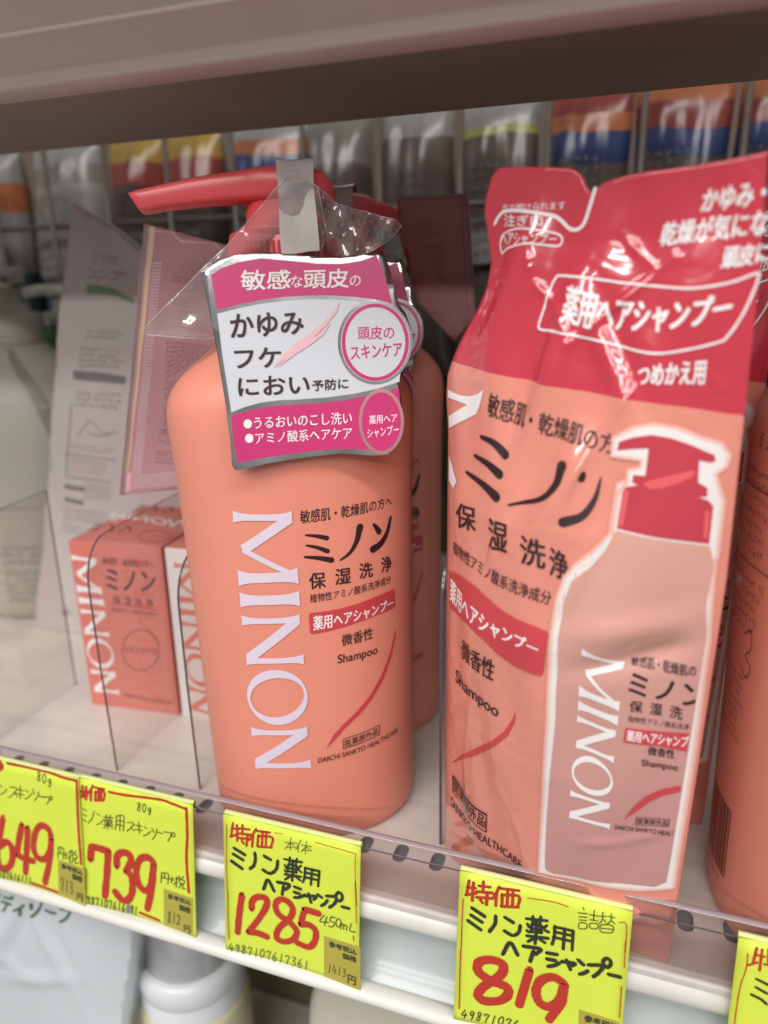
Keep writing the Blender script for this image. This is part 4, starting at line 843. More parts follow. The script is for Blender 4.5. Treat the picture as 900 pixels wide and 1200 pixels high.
 ('p','pen_blue',[(21.1,-48.93),(21.07,-49.25),(21.03,-49.56),(20.96,-49.87),(20.87,-50.16),(20.77,-50.44),(20.66,-50.67),(20.53,-50.87),(20.4,-51.03),(20.26,-51.14),(20.12,-51.21),(19.98,-51.22),(19.85,-51.18),(19.73,-51.1),(19.62,-50.96),(19.53,-50.79),(19.45,-50.57),(19.39,-50.32),(19.35,-50.03),(19.34,-49.73),(19.34,-49.42),(19.37,-49.1),(19.42,-48.79),(19.48,-48.48),(19.57,-48.19),(19.67,-47.92),(19.79,-47.69),(19.91,-47.49),(20.05,-47.33),(20.18,-47.22),(20.32,-47.16),(20.46,-47.14),(20.59,-47.18),(20.71,-47.27),(20.82,-47.4),(20.91,-47.58),(20.99,-47.79),(21.05,-48.04),(21.09,-48.32),(21.11,-48.62)]),
 ('p','olive',[(36.3,-36.53),(49.24,-36.25),(48.66,-51.83),(35.71,-51.82)]),
 ('t','pen','参考税込',[(38.16,-37.84),(48.09,-37.52),(48.03,-39.45),(37.95,-39.95)],0.07,0),
 ('t','pen','価格',[(42.99,-40.55),(48.0,-40.42),(47.81,-42.76),(42.91,-42.99)],0.07,0),
 ('d','pen',0.334,'812',[(37.64,-45.08),(43.73,-45.0),(43.47,-48.96),(37.27,-49.77)]),
 ('t','pen','円',[(44.95,-48.17),(47.65,-47.99),(47.43,-50.97),(44.73,-51.03)],0.03,0),
],
't649': [
 ('s','marker_red',1.1,[(11.55,-1.46),(13.43,-1.99),(12.85,-4.05),(11.07,-4.03)]),
 ('s','marker_red',1.099,[(12.54,-0.74),(11.95,-4.63)]),
 ('s','marker_red',1.2,[(15.81,-1.12),(34.61,-0.61),(41.87,-1.0),(49.41,-0.67)]),
 ('s','marker_red',1.224,[(23.51,-50.22),(36.07,-50.58)]),
 ('s','marker_red',1.309,[(49.39,-0.99),(48.99,-14.61),(48.94,-24.22),(49.22,-34.38)]),
 ('d','pen',0.461,'80g',[(29.76,-1.29),(37.57,-2.21),(36.98,-6.2),(29.24,-5.04)]),
 ('s','pen',0.446,[(11.05,-10.83),(12.4,-11.4)]),
 ('s','pen',0.447,[(11.06,-14.98),(12.95,-13.84),(14.66,-12.09)]),
 ('s','pen',0.441,[(16.17,-10.79),(19.55,-10.71),(17.97,-13.01),(15.29,-15.44)]),
 ('s','pen',0.439,[(17.99,-12.81),(19.55,-14.24)]),
 ('s','pen',0.436,[(19.67,-11.15),(22.72,-11.01)]),
 ('s','pen',0.439,[(18.98,-12.93),(22.57,-12.86)]),
 ('s','pen',0.436,[(21.2,-9.32),(20.73,-14.7)]),
 ('s','pen',0.431,[(23.75,-10.59),(24.98,-11.16)]),
 ('s','pen',0.436,[(22.89,-14.42),(24.8,-13.35),(26.86,-11.21)]),
 ('s','pen',0.428,[(27.23,-9.45),(27.98,-11.35)]),
 ('s','pen',0.426,[(30.19,-9.84),(29.43,-11.94),(27.6,-14.09)]),
 ('s','pen',0.428,[(29.91,-11.51),(32.73,-11.6)]),
 ('s','pen',0.423,[(32.46,-11.28),(35.43,-11.07),(34.8,-12.56),(33.81,-14.01)]),
 ('s','pen',0.421,[(35.94,-10.26),(35.14,-11.07),(35.38,-11.79),(36.28,-11.59),(36.65,-10.61),(35.94,-10.26)]),
 ('s','pen',0.428,[(38.11,-30.75),(37.54,-35.5)]),
 ('s','pen',0.428,[(38.11,-30.75),(40.7,-30.77),(40.16,-35.31)]),
 ('s','pen',0.429,[(37.94,-33.1),(40.31,-33.16)]),
 ('s','pen',0.423,[(39.45,-30.75),(39.14,-33.0)]),
 ('s','pen',0.424,[(40.76,-33.05),(42.6,-32.98)]),
 ('s','pen',0.421,[(41.88,-31.79),(41.53,-34.63)]),
 ('s','pen',0.421,[(43.0,-31.51),(45.02,-30.75)]),
 ('s','pen',0.421,[(44.1,-30.32),(43.46,-35.46)]),
 ('s','pen',0.421,[(43.78,-32.95),(42.65,-34.35)]),
 ('s','pen',0.418,[(44.93,-29.99),(45.45,-30.9)]),
 ('s','pen',0.418,[(47.05,-29.72),(46.17,-31.05)]),
 ('s','pen',0.421,[(45.18,-31.62),(47.23,-31.5),(46.92,-32.88),(45.09,-32.95),(45.18,-31.62)]),
 ('s','pen',0.421,[(45.59,-33.15),(44.41,-35.48)]),
 ('s','pen',0.418,[(46.47,-33.12),(46.2,-34.96),(47.98,-34.37)]),
 ('s','marker_red',2.841,[(11.73,-24.59),(8.99,-34.53),(7.42,-41.04),(8.5,-46.61),(12.37,-45.96),(14.7,-41.95),(14.78,-36.63),(12.35,-34.86),(8.96,-37.39)]),
 ('s','marker_red',2.779,[(20.54,-25.87),(18.27,-34.3),(17.32,-38.91)]),
 ('s','marker_red',2.84,[(17.29,-39.26),(20.86,-40.25),(24.95,-40.16)]),
 ('s','marker_red',2.775,[(23.39,-26.52),(22.08,-36.71),(20.74,-46.18)]),
 ('s','marker_red',2.701,[(34.73,-28.3),(33.89,-24.57),(30.59,-23.71),(27.48,-26.75),(25.67,-33.15),(26.83,-37.67),(30.61,-37.92),(33.56,-33.86),(34.73,-28.3)]),
 ('s','marker_red',2.717,[(34.85,-28.6),(33.25,-37.92),(30.21,-47.96)]),
 ('d','pen',0.421,'107616111',[(7.61,-47.6),(23.7,-47.92),(23.32,-50.61),(7.28,-51.07)]),
 ('p','olive',[(37.5,-36.18),(50.92,-35.9),(50.15,-50.61),(36.61,-51.44)]),
 ('t','pen','参考税込',[(39.13,-37.22),(49.56,-37.04),(49.43,-39.04),(38.97,-39.44)],0.07,0),
 ('t','pen','価格',[(44.27,-39.72),(49.39,-39.71),(49.22,-42.25),(44.1,-42.28)],0.07,0),
 ('d','pen',0.391,'713',[(38.25,-43.29),(44.88,-43.66),(44.4,-48.72),(37.53,-49.1)]),
 ('t','pen','円',[(46.34,-47.26),(49.27,-47.13),(48.84,-50.43),(45.98,-50.42)],0.03,0),
],
't819': [
 ('s','marker_red',1.032,[(2.9,-2.64),(2.41,-7.15)]),
 ('s','marker_red',1.041,[(2.66,-4.93),(4.89,-4.78)]),
 ('s','marker_red',1.041,[(2.16,-7.59),(5.23,-6.46)]),
 ('s','marker_red',1.032,[(4.27,-3.02),(4.13,-9.15)]),
 ('s','marker_red',1.02,[(7.25,-2.08),(7.21,-5.48)]),
 ('s','marker_red',1.022,[(5.99,-3.74),(9.32,-3.44)]),
 ('s','marker_red',1.032,[(5.41,-5.82),(10.14,-5.28)]),
 ('s','marker_red',1.044,[(5.49,-7.73),(9.96,-7.1)]),
 ('s','marker_red',1.022,[(8.55,-5.49),(8.48,-9.58)]),
 ('s','marker_red',1.032,[(6.53,-8.26),(7.25,-9.18)]),
 ('s','marker_red',1.011,[(12.0,-2.72),(11.37,-4.72),(10.36,-6.99)]),
 ('s','marker_red',1.022,[(11.33,-5.25),(11.27,-9.25)]),
 ('s','marker_red',1.002,[(12.62,-3.14),(17.89,-2.6)]),
 ('s','marker_red',1.014,[(13.04,-5.08),(13.11,-8.88)]),
 ('s','marker_red',1.016,[(12.98,-9.07),(17.93,-8.13)]),
 ('s','marker_red',1.011,[(13.05,-5.22),(17.92,-4.48),(17.8,-8.17)]),
 ('s','marker_red',1.005,[(14.58,-2.91),(14.68,-8.59)]),
 ('s','marker_red',1.002,[(16.14,-2.85),(16.25,-8.45)]),
 ('s','marker_red',0.328,[(20.51,-4.35),(27.81,-3.64),(32.34,-3.95)]),
 ('s','marker_red',0.302,[(46.75,-4.2),(48.61,-4.37),(49.04,-13.06)]),
 ('s','marker_red',0.351,[(1.33,-9.02),(1.32,-16.86),(1.43,-25.99)]),
 ('s','pen',0.312,[(36.48,-2.87),(36.83,-3.55)]),
 ('s','pen',0.315,[(35.26,-4.99),(37.82,-4.48)]),
 ('s','pen',0.315,[(35.59,-6.18),(37.78,-5.7)]),
 ('s','pen',0.316,[(35.66,-7.17),(37.73,-6.79)]),
 ('s','pen',0.316,[(35.91,-8.1),(35.84,-9.84),(37.79,-9.35),(37.8,-7.77),(35.91,-8.1)]),
 ('s','pen',0.312,[(38.43,-4.52),(40.97,-4.23)]),
 ('s','pen',0.308,[(39.65,-2.76),(39.64,-6.03)]),
 ('s','pen',0.315,[(38.66,-6.09),(40.97,-5.86)]),
 ('s','pen',0.312,[(38.93,-7.23),(38.85,-8.68),(40.78,-8.33),(40.92,-6.87),(38.93,-7.23)]),
 ('s','pen',0.309,[(41.32,-3.99),(43.1,-3.55)]),
 ('s','pen',0.305,[(42.06,-2.51),(42.0,-5.06),(41.32,-6.54)]),
 ('s','pen',0.309,[(42.4,-4.74),(43.13,-5.59)]),
 ('s','pen',0.305,[(43.51,-3.36),(45.36,-3.19)]),
 ('s','pen',0.305,[(44.33,-2.29),(44.37,-4.39),(43.52,-5.9)]),
 ('s','pen',0.305,[(44.48,-4.35),(45.5,-5.12)]),
 ('s','pen',0.309,[(41.94,-6.71),(41.91,-8.85),(44.89,-8.13),(44.97,-5.98),(41.94,-6.71)]),
 ('s','pen',0.309,[(41.96,-7.77),(44.93,-7.05)]),
 ('s','marker_black',1.188,[(4.17,-11.53),(8.13,-13.56)]),
 ('s','marker_black',1.192,[(3.94,-14.0),(7.42,-15.71)]),
 ('s','marker_black',1.202,[(3.14,-16.11),(7.13,-18.36)]),
 ('s','marker_black',1.168,[(11.44,-12.69),(11.37,-15.32),(9.84,-18.32)]),
 ('s','marker_black',1.165,[(14.21,-12.42),(16.78,-13.54)]),
 ('s','marker_black',1.136,[(18.91,-14.03),(18.57,-16.35),(16.88,-17.89),(14.32,-17.01)]),
 ('s','marker_black',0.974,[(20.57,-11.2),(26.62,-10.19)]),
 ('s','marker_black',0.963,[(22.44,-9.93),(22.43,-11.91)]),
 ('s','marker_black',0.963,[(24.72,-9.42),(24.6,-11.65)]),
 ('s','marker_black',0.965,[(23.56,-11.37),(23.1,-12.45)]),
 ('s','marker_black',0.965,[(22.28,-12.69),(25.16,-12.37)]),
 ('s','marker_black',0.956,[(25.16,-12.37),(25.16,-14.64)]),
 ('s','marker_black',0.965,[(25.16,-14.57),(22.22,-15.13)]),
 ('s','marker_black',0.974,[(22.22,-15.13),(22.28,-12.69)]),
 ('s','marker_black',0.965,[(22.29,-13.94),(25.23,-13.52)]),
 ('s','marker_black',0.974,[(20.99,-12.84),(21.5,-13.73)]),
 ('s','marker_black',0.953,[(26.59,-11.8),(25.88,-12.74)]),
 ('s','marker_black',0.974,[(20.92,-15.07),(21.59,-15.39)]),
 ('s','marker_black',0.956,[(27.29,-13.72),(26.25,-13.51)]),
 ('s','marker_black',0.976,[(21.02,-16.82),(27.29,-15.85)]),
 ('s','marker_black',0.965,[(23.74,-12.27),(23.6,-18.72)]),
 ('s','marker_black',0.976,[(23.36,-16.87),(21.52,-18.6)]),
 ('s','marker_black',0.965,[(24.25,-16.6),(26.43,-17.57)]),
 ('s','marker_black',0.947,[(28.92,-11.28),(29.01,-14.75),(28.54,-17.45)]),
 ('s','marker_black',0.944,[(28.93,-11.49),(34.25,-11.17)]),
 ('s','marker_black',0.936,[(34.25,-11.17),(34.36,-17.53)]),
 ('s','marker_black',0.956,[(29.03,-13.14),(34.17,-12.78)]),
 ('s','marker_black',0.947,[(28.83,-14.95),(34.17,-14.67)]),
 ('s','marker_black',0.936,[(31.81,-11.16),(31.81,-17.94)]),
 ('s','marker_black',1.258,[(14.26,-24.93),(16.23,-20.49),(18.66,-23.96)]),
 ('s','marker_black',1.235,[(20.25,-20.56),(25.3,-20.07),(23.93,-22.19)]),
 ('s','marker_black',1.224,[(23.24,-21.44),(22.53,-25.01)]),
 ('s','marker_black',1.198,[(27.27,-20.73),(30.12,-20.37)]),
 ('s','marker_black',1.213,[(27.39,-22.77),(29.75,-22.48)]),
 ('s','marker_black',1.213,[(27.86,-25.15),(29.72,-24.12),(31.05,-22.89)]),
 ('s','marker_black',1.187,[(31.83,-22.2),(35.39,-21.61),(34.7,-22.56)]),
 ('s','marker_black',1.187,[(33.04,-21.31),(34.28,-23.95)]),
 ('s','marker_black',1.165,[(36.29,-20.09),(37.86,-21.14)]),
 ('s','marker_black',1.176,[(37.03,-24.62),(38.23,-23.8),(39.21,-22.76)]),
 ('s','marker_black',1.154,[(39.26,-20.7),(43.18,-19.55),(42.26,-22.16),(40.91,-23.98)]),
 ('s','marker_black',1.139,[(43.21,-18.24),(44.07,-16.74),(45.19,-17.12),(45.3,-18.53),(44.28,-19.57),(43.21,-18.24)]),
 ('s','marker_black',1.139,[(45.04,-21.64),(48.29,-21.26)]),
 ('s','marker_red',0.303,[(48.79,-9.75),(49.11,-17.84)]),
 ('s','marker_red',0.309,[(48.87,-24.05),(49.05,-34.37)]),
 ('s','marker_red',0.357,[(1.3,-26.2),(1.44,-36.24),(1.69,-47.59)]),
 ('s','marker_red',2.933,[(14.57,-30.91),(14.09,-28.24),(10.5,-27.84),(7.17,-29.56),(7.12,-32.89),(11.19,-35.06),(15.83,-35.87),(16.44,-38.52),(13.88,-41.39),(9.15,-42.65),(7.35,-40.98),(8.92,-37.73),(12.5,-34.1),(14.57,-30.91)]),
 ('s','marker_red',2.881,[(22.45,-28.2),(20.11,-40.7)]),
 ('s','marker_red',2.794,[(32.6,-29.3),(29.34,-28.26),(25.93,-30.7),(24.8,-34.85),(26.18,-38.2),(29.01,-38.62),(31.73,-35.59),(32.62,-31.54),(32.6,-29.3)]),
 ('s','marker_red',2.803,[(32.75,-29.63),(32.38,-35.75),(29.33,-42.86)]),
 ('d','pen',0.367,'49871076',[(2.61,-47.52),(20.9,-46.47),(20.4,-49.6),(2.17,-50.62)]),
 ('p','olive',[(37.53,-36.65),(49.06,-36.14),(49.78,-50.4),(38.19,-50.07)]),
 ('t','pen','参考税込',[(39.37,-37.67),(48.9,-37.09),(48.96,-39.59),(39.34,-39.94)],0.07,0),
],
't5': [
 ('s','marker_red',0.773,[(4.69,-1.98),(4.25,-6.81)]),
 ('s','marker_red',0.786,[(3.18,-7.61),(5.25,-6.28)]),
 ('s','marker_red',0.775,[(4.61,-4.09),(6.86,-4.17)]),
 ('s','marker_red',0.766,[(6.04,-2.13),(6.05,-8.56)]),
 ('s','marker_red',0.764,[(7.56,-1.66),(7.87,-5.53)]),
 ('s','marker_red',0.775,[(7.09,-6.39),(9.26,-6.32)]),
 ('s','marker_red',0.375,[(2.71,-4.21),(2.7,-8.99),(1.8,-14.89),(1.56,-23.82),(1.68,-27.61)]),
 ('s','marker_black',0.847,[(5.6,-11.33),(8.59,-12.38)]),
 ('s','marker_black',0.856,[(5.71,-13.87),(8.53,-15.04)]),
 ('s','marker_black',0.86,[(4.81,-16.35),(7.23,-17.18),(8.77,-18.29)]),
],
'wp_out': [
 ('p','wpaper',[(-141.04,232.93),(-122.2,222.93),(-100.09,207.66),(-84.67,190.04),(-65.69,160.55),(-79.75,5.74),(-142.68,0.47),(-205.92,-3.27),(-210.23,1.18),(-202.28,25.92),(-181.47,94.43),(-160.19,168.07)]),
],
'wp': [
 ('p','green_bar',[(-137.32,195.51),(-130.07,194.95),(-122.84,193.38),(-113.02,188.36),(-112.11,185.82),(-121.25,189.74),(-130.68,190.98),(-138.22,191.27)]),
 ('g','grey_print',[(-131.27,211.23),(-118.55,208.36),(-119.02,205.1),(-131.79,207.95)],2,4),
 ('g','grey_print',[(-135.18,203.46),(-115.45,200.89),(-116.03,196.76),(-136.19,197.18)],2,7),
 ('g','pink_print',[(-121.47,202.69),(-109.37,199.92),(-109.81,196.63),(-121.96,199.39)],2,5),
 ('g','grey_print',[(-140.32,174.82),(-119.32,173.49),(-119.99,168.71),(-141.51,169.51)],2,13),
 ('g','grey_print',[(-144.47,166.39),(-120.61,164.33),(-121.99,154.57),(-147.45,155.06)],4,14),
 ('p','grey_bar',[(-150.48,153.92),(-136.49,153.24),(-120.83,151.19),(-121.66,147.57),(-138.32,148.66),(-151.53,149.67)]),
 ('g','grey_print',[(-150.92,144.41),(-123.58,143.26),(-125.09,134.14),(-152.98,135.45)],3,11),
 ('s','grey_print',0.373,[(-155.51,137.11),(-165.94,98.18)]),
 ('s','grey_print',0.387,[(-163.94,109.78),(-131.5,108.64)]),
 ('s','grey_print',0.393,[(-166.82,97.58),(-135.72,96.41)]),
 ('g','pink_print',[(-159.84,115.96),(-130.61,114.83),(-131.33,111.53),(-160.97,112.25)],2,14),
 ('g','pink_print',[(-161.62,105.37),(-132.72,104.44),(-134.09,99.14),(-163.45,99.94)],3,13),
 ('s','grey_print',0.252,[(-154.41,119.85),(-147.86,125.76),(-143.13,128.48),(-138.93,124.1),(-133.37,120.8)]),
 ('s','grey_print',0.248,[(-146.57,122.24),(-139.4,121.04),(-129.37,123.5)]),
 ('g','grey_print',[(-160.7,108.59),(-134.14,107.25),(-134.49,104.85),(-161.57,105.69)],1,12),
 ('g','grey_print',[(-153.38,95.24),(-133.54,94.46),(-134.85,85.34),(-155.6,85.4)],5,16),
 ('p','grey_bar',[(-168.58,92.61),(-153.85,92.32),(-154.46,90.13),(-169.4,90.16)]),
 ('p','grey_bar',[(-170.54,85.05),(-155.73,84.63),(-156.34,82.4),(-171.23,82.58)]),
 ('g','grey_print',[(-172.03,80.31),(-135.63,79.92),(-136.73,72.24),(-174.28,71.21)],4,26),
 ('g','grey_print',[(-175.16,70.02),(-152.32,69.78),(-163.58,64.29),(-177.05,63.05)],3,18),
 ('r','grey_print',[(-182.11,13.81),(-182.21,13.38),(-182.37,12.95),(-182.57,12.53),(-182.82,12.14),(-183.11,11.77),(-183.43,11.46),(-183.78,11.19),(-184.14,10.98),(-184.5,10.83),(-184.87,10.75),(-185.22,10.73),(-185.55,10.79),(-185.85,10.91),(-186.12,11.1),(-186.34,11.34),(-186.52,11.64),(-186.64,11.99),(-186.71,12.37),(-186.72,12.78),(-186.67,13.21),(-186.56,13.64),(-186.41,14.07),(-186.2,14.49),(-185.95,14.88),(-185.66,15.25),(-185.33,15.57),(-184.99,15.83),(-184.63,16.04),(-184.26,16.18),(-183.9,16.26),(-183.55,16.28),(-183.22,16.22),(-182.92,16.1),(-182.66,15.92),(-182.44,15.67),(-182.26,15.38),(-182.14,15.03),(-182.07,14.65),(-182.06,14.24)],[(-182.68,13.74),(-182.76,13.38),(-182.88,13.03),(-183.04,12.69),(-183.23,12.37),(-183.45,12.08),(-183.7,11.82),(-183.96,11.6),(-184.23,11.43),(-184.51,11.32),(-184.78,11.25),(-185.04,11.24),(-185.29,11.29),(-185.51,11.39),(-185.71,11.55),(-185.88,11.75),(-186.0,12.0),(-186.09,12.28),(-186.14,12.6),(-186.14,12.93),(-186.1,13.28),(-186.01,13.64),(-185.89,13.99),(-185.73,14.33),(-185.54,14.65),(-185.31,14.94),(-185.07,15.21),(-184.81,15.42),(-184.54,15.59),(-184.26,15.71),(-183.99,15.77),(-183.73,15.77),(-183.48,15.73),(-183.26,15.62),(-183.06,15.47),(-182.9,15.27),(-182.77,15.01),(-182.68,14.73),(-182.64,14.42),(-182.64,14.09)]),
 ('g','grey_print',[(-185.52,14.95),(-178.6,14.88),(-178.9,13.14),(-185.92,12.69)],1,4),
],
'sachet_out': [
 ('p','x',[(-17.35,215.36),(15.94,206.39),(9.26,118.54),(-10.72,113.49),(-39.83,110.44)]),
],
'sachet_film': [
 ('p','x',[(-17.35,215.36),(-15.13,214.64),(-37.3,110.96),(-39.83,110.44)]),
],
'sachet': [
 ('p','cream',[(-15.61,214.48),(-13.09,213.93),(-34.89,120.03),(-36.59,120.24)]),
 ('p','sachet_pink',[(-36.64,119.83),(-33.37,120.02),(-35.13,111.99),(-38.3,111.17)]),
 ('o','dot_white',[(-15.33,201.84),(-11.8,201.77),(-29.4,119.19),(-33.26,119.21)],70,6),
 ('o','dot_white',[(-33.07,119.0),(-12.02,120.96),(-13.08,115.24),(-34.42,112.82)],6,32),
 ('g','sachet_ink',[(-7.89,197.18),(3.07,194.72),(2.58,192.36),(-8.65,194.31)],2,12),
 ('g','sachet_ink',[(-3.25,192.02),(0.44,191.43),(0.12,190.02),(-3.59,190.43)],1,3),
 ('g','sachet_ink',[(-9.93,189.03),(-0.4,187.37),(-3.94,184.75),(-10.55,186.64)],2,9),
 ('g','sachet_ink',[(-6.37,184.07),(5.33,183.0),(4.63,174.88),(-10.31,177.82)],5,10),
 ('g','sachet_ink',[(-13.16,173.29),(4.76,170.76),(4.09,168.47),(-15.29,157.48)],8,14),
 ('g','sachet_ink',[(-15.77,157.48),(-6.55,157.38),(-13.05,150.78),(-19.01,131.26)],12,6),
 ('g','sachet_ink',[(-19.67,139.19),(-14.81,138.17),(-15.02,131.24),(-21.35,132.77)],4,5),
 ('g','sachet_ink',[(-22.17,129.78),(-14.72,129.24),(-14.62,123.2),(-23.82,123.75)],4,8),
 ('s','dot_white',0.191,[(-16.66,176.45),(-16.02,175.25)]),
 ('s','dot_white',0.191,[(-15.81,176.38),(-15.17,175.19)]),
 ('s','dot_white',0.19,[(-14.95,176.32),(-14.31,175.12)]),
 ('s','dot_white',0.191,[(-14.1,176.25),(-13.46,175.05)]),
 ('s','dot_white',0.191,[(-13.25,176.18),(-12.61,174.99)]),
 ('s','dot_white',0.19,[(-12.39,176.12),(-11.75,174.92)]),
 ('s','dot_white',0.19,[(-11.54,176.05),(-10.9,174.85)]),
 ('s','dot_white',0.191,[(-10.69,175.98),(-10.05,174.79)]),
 ('s','dot_white',0.191,[(-9.84,175.92),(-9.19,174.72)]),
 ('s','dot_white',0.19,[(-8.98,175.85),(-8.34,174.65)]),
 ('s','dot_white',0.19,[(-8.13,175.78),(-7.49,174.59)]),
 ('s','dot_white',0.19,[(-7.28,175.72),(-6.63,174.52)]),
 ('s','dot_white',0.19,[(-6.43,175.65),(-5.78,174.46)]),
 ('s','dot_white',0.191,[(-5.58,175.58),(-4.93,174.39)]),
 ('s','dot_white',0.191,[(-4.73,175.52),(-4.08,174.32)]),
 ('s','dot_white',0.191,[(-3.88,175.45),(-3.23,174.26)]),
 ('s','dot_white',0.19,[(-3.02,175.38),(-2.37,174.19)]),
 ('s','dot_white',0.19,[(-2.17,175.32),(-1.52,174.12)]),
 ('s','dot_white',0.19,[(-1.32,175.25),(-0.67,174.06)]),
 ('s','dot_white',0.19,[(-0.47,175.18),(0.18,173.99)]),
 ('s','dot_white',0.19,[(0.38,175.12),(1.03,173.92)]),
 ('s','dot_white',0.19,[(1.23,175.05),(1.88,173.86)]),
 ('s','dot_white',0.19,[(2.08,174.99),(2.73,173.79)]),
 ('s','dot_white',0.19,[(2.93,174.92),(3.58,173.72)]),
],
'sachet2_out': [
 ('p','x',[(-45.89,225.72),(-17.34,226.17),(-13.51,179.51),(-22.17,169.29),(-37.38,184.89),(-44.33,208.38)]),
],
'sachet2': [
 ('g','sachet_ink',[(-38.15,216.29),(-26.09,216.29),(-25.88,211.25),(-38.0,211.05)],4,8),
 ('g','sachet_ink',[(-34.69,208.11),(-26.46,208.28),(-25.48,193.1),(-29.42,193.18)],10,6),
 ('s','sachet_edge',0.422,[(-20.1,225.89),(-16.83,179.54)]),
 ('s','sachet_edge',0.419,[(-18.17,225.97),(-14.01,182.89)]),
],
'bag_out': [
 ('p','x',[(-143.69,123.46),(-65.12,128.03),(-62.13,118.5),(-66.0,95.69),(-75.8,52.72),(-79.56,37.33),(-171.74,-0.92)]),
],
'bag': [
 ('t','green_ink','ボディソープ',[(-136.79,114.53),(-89.71,118.49),(-92.62,108.68),(-139.36,104.5)],0.02,0),
],
'rb': [
],
}
X739 = -62.61
X819 = 82.38

TILT = 0.11746
SHELF = -20.0      # top of the shelf board

# ------------------------------------------------------------------ the shelf and what stands behind it
XL, XR = -620, 480
s = thing('display_shelf', 'cream metal shelf board with slotted front edge and double white price rail', 'shelf', (0, 0, SHELF))
mb = MB()   # board: front strip has real slots
ys0, ys1 = 17.5, 26.0
mb.add([(XL, 0.6, 0), (XR, 0.6, 0), (XR, ys0, 0), (XL, ys0, 0)], [(0, 1, 2, 3)], 'shelf_cream')
mb.add([(XL, ys1, 0), (XR, ys1, 0), (XR, 250, 0), (XL, 250, 0)], [(0, 1, 2, 3)], 'shelf_cream')
x = XL; pitch = 13.3; wslot = 4.8
k = 0
while x + pitch <= XR:
    mb.add([(x, ys0, 0), (x + pitch - wslot, ys0, 0), (x + pitch - wslot, ys1, 0), (x, ys1, 0)], [(0, 1, 2, 3)], 'shelf_cream')
    hx0, hx1 = x + pitch - wslot, x + pitch
    for (ax, ay, bx, by) in ((hx0, ys0, hx1, ys0), (hx0, ys1, hx1, ys1), (hx0, ys0, hx0, ys1), (hx1, ys0, hx1, ys1)):
        mb.add([(ax, ay, 0), (bx, by, 0), (bx, by, -3), (ax, ay, -3)], [(0, 1, 2, 3)], 'hole_shade')
    # rounded corners of the slot
    for cx_, sx_ in ((hx0, 1), (hx1, -1)):
        for cy_, sy_ in ((ys0, 1), (ys1, -1)):
            mb.add([(cx_, cy_, -.02), (cx_ + sx_ * 2, cy_, -.02), (cx_ + sx_ * .6, cy_ + sy_ * .6, -.02), (cx_, cy_ + sy_ * 2, -.02)], [(0, 1, 2, 3)], 'shelf_cream')
    x += pitch
mb.add([(x, ys0, 0), (XR, ys0, 0), (XR, ys1, 0), (x, ys1, 0)], [(0, 1, 2, 3)], 'shelf_cream')
mb.add([(XL, 8, -3), (XR, 8, -3), (XR, 250, -3), (XL, 250, -3)], [(0, 1, 2, 3)], 'hole_shade')  # dark sheet under the slots, shade put into its colour
mb.build('board', s, False)
MB().extr([(.6, 0), (.15, -.25), (0, -.7), (0, -2.2)], XL, XR, 'shelf_front', smooth=True).build('front_edge', s)
def bead(cy, cz, ry, rz_, n=20): return [(cy + ry * math.cos(2 * math.pi * k / n), cz + rz_ * math.sin(2 * math.pi * k / n)) for k in range(n)]
MB().extr(bead(.9, -6.0, 2.2, 3.6), XL, XR, 'lip_white', True, True, True).build('upper_lip', s)
MB().extr([(1.0, -9.0), (4.5, -11), (5.5, -13), (5.6, -24), (3.8, -28), (.5, -32), (-1.5, -33), (-3.0, -34.5)], XL, XR, 'rail_grey', smooth=True).build('price_rail', s)
MB().extr(bead(-5.2, -34.3, 3.6, 2.7), XL, XR, 'lip_white', True, True, True).build('lower_lip', s)

s = thing('display_shelf', 'brownish overhead shelf seen from below above the pump bottles', 'shelf', (0, 0, 224))
MB().extr([(-34, 66), (-33.6, 20), (-33, 18.2), (-30, 16.6), (-3, 3.2), (-.6, 1.0)], XL, XR, 'upper_beige', smooth=False).build('price_rail', s)
MB().extr(bead(-13.0, 8.0, .7, .7, 12), XL, XR, 'upper_beige', True, True, True).build('trim', s)
MB().extr([(-.6, 1.0), (0, .25), (.8, 0), (11, 0), (11.8, .4), (12, 1.2), (12, 8)], XL, XR, 'upper_beige', smooth=True).build('lip', s)
MB().extr([(12, 8), (108, 8), (110, 9), (110, 70)], XL, XR, 'upper_shade').build('underside', s)
MB().extr([(-34, 66), (110, 70)], XL, XR, 'upper_beige').build('board', s)

s = thing('display_shelf', 'lower shelf board hidden under the price rail holding pouches and capped bottle', 'shelf', (0, 0, -240))
MB().box(XL, XR, -5, 120, -8, 0, 'shelf_cream').build('board', s)
MB().add([(XL, 121, -10), (XR, 121, -10), (XR, 121, 212), (XL, 121, 212)], [(0, 1, 2, 3)], 'olive_dark').build('back_panel', s)

w = structure(MB().add([(-900, 340, -60), (700, 340, -60), (700, 340, 420), (-900, 340, 420)], [(0, 1, 2, 3)], 'back_dark').build('dark_backdrop'))  # added dark sheet closing off the open shop beyond the packs

g_ = thing('wire_back_panel', 'brown wire grid upright behind the bottles', 'wire panel', (0, 230, SHELF))
for k in range(-8, 12):
    x = -20.5 + 45 * k
    MB().tube([(x, 0, 0), (x, 0, 315)], 1.7, 'wire_paint').build('wire', g_)
for z in (8, 122, 234):
    MB().tube([(-460, 3.4, z), (470, 3.4, z)], 1.6, 'wire_paint').build('cross_wire', g_)

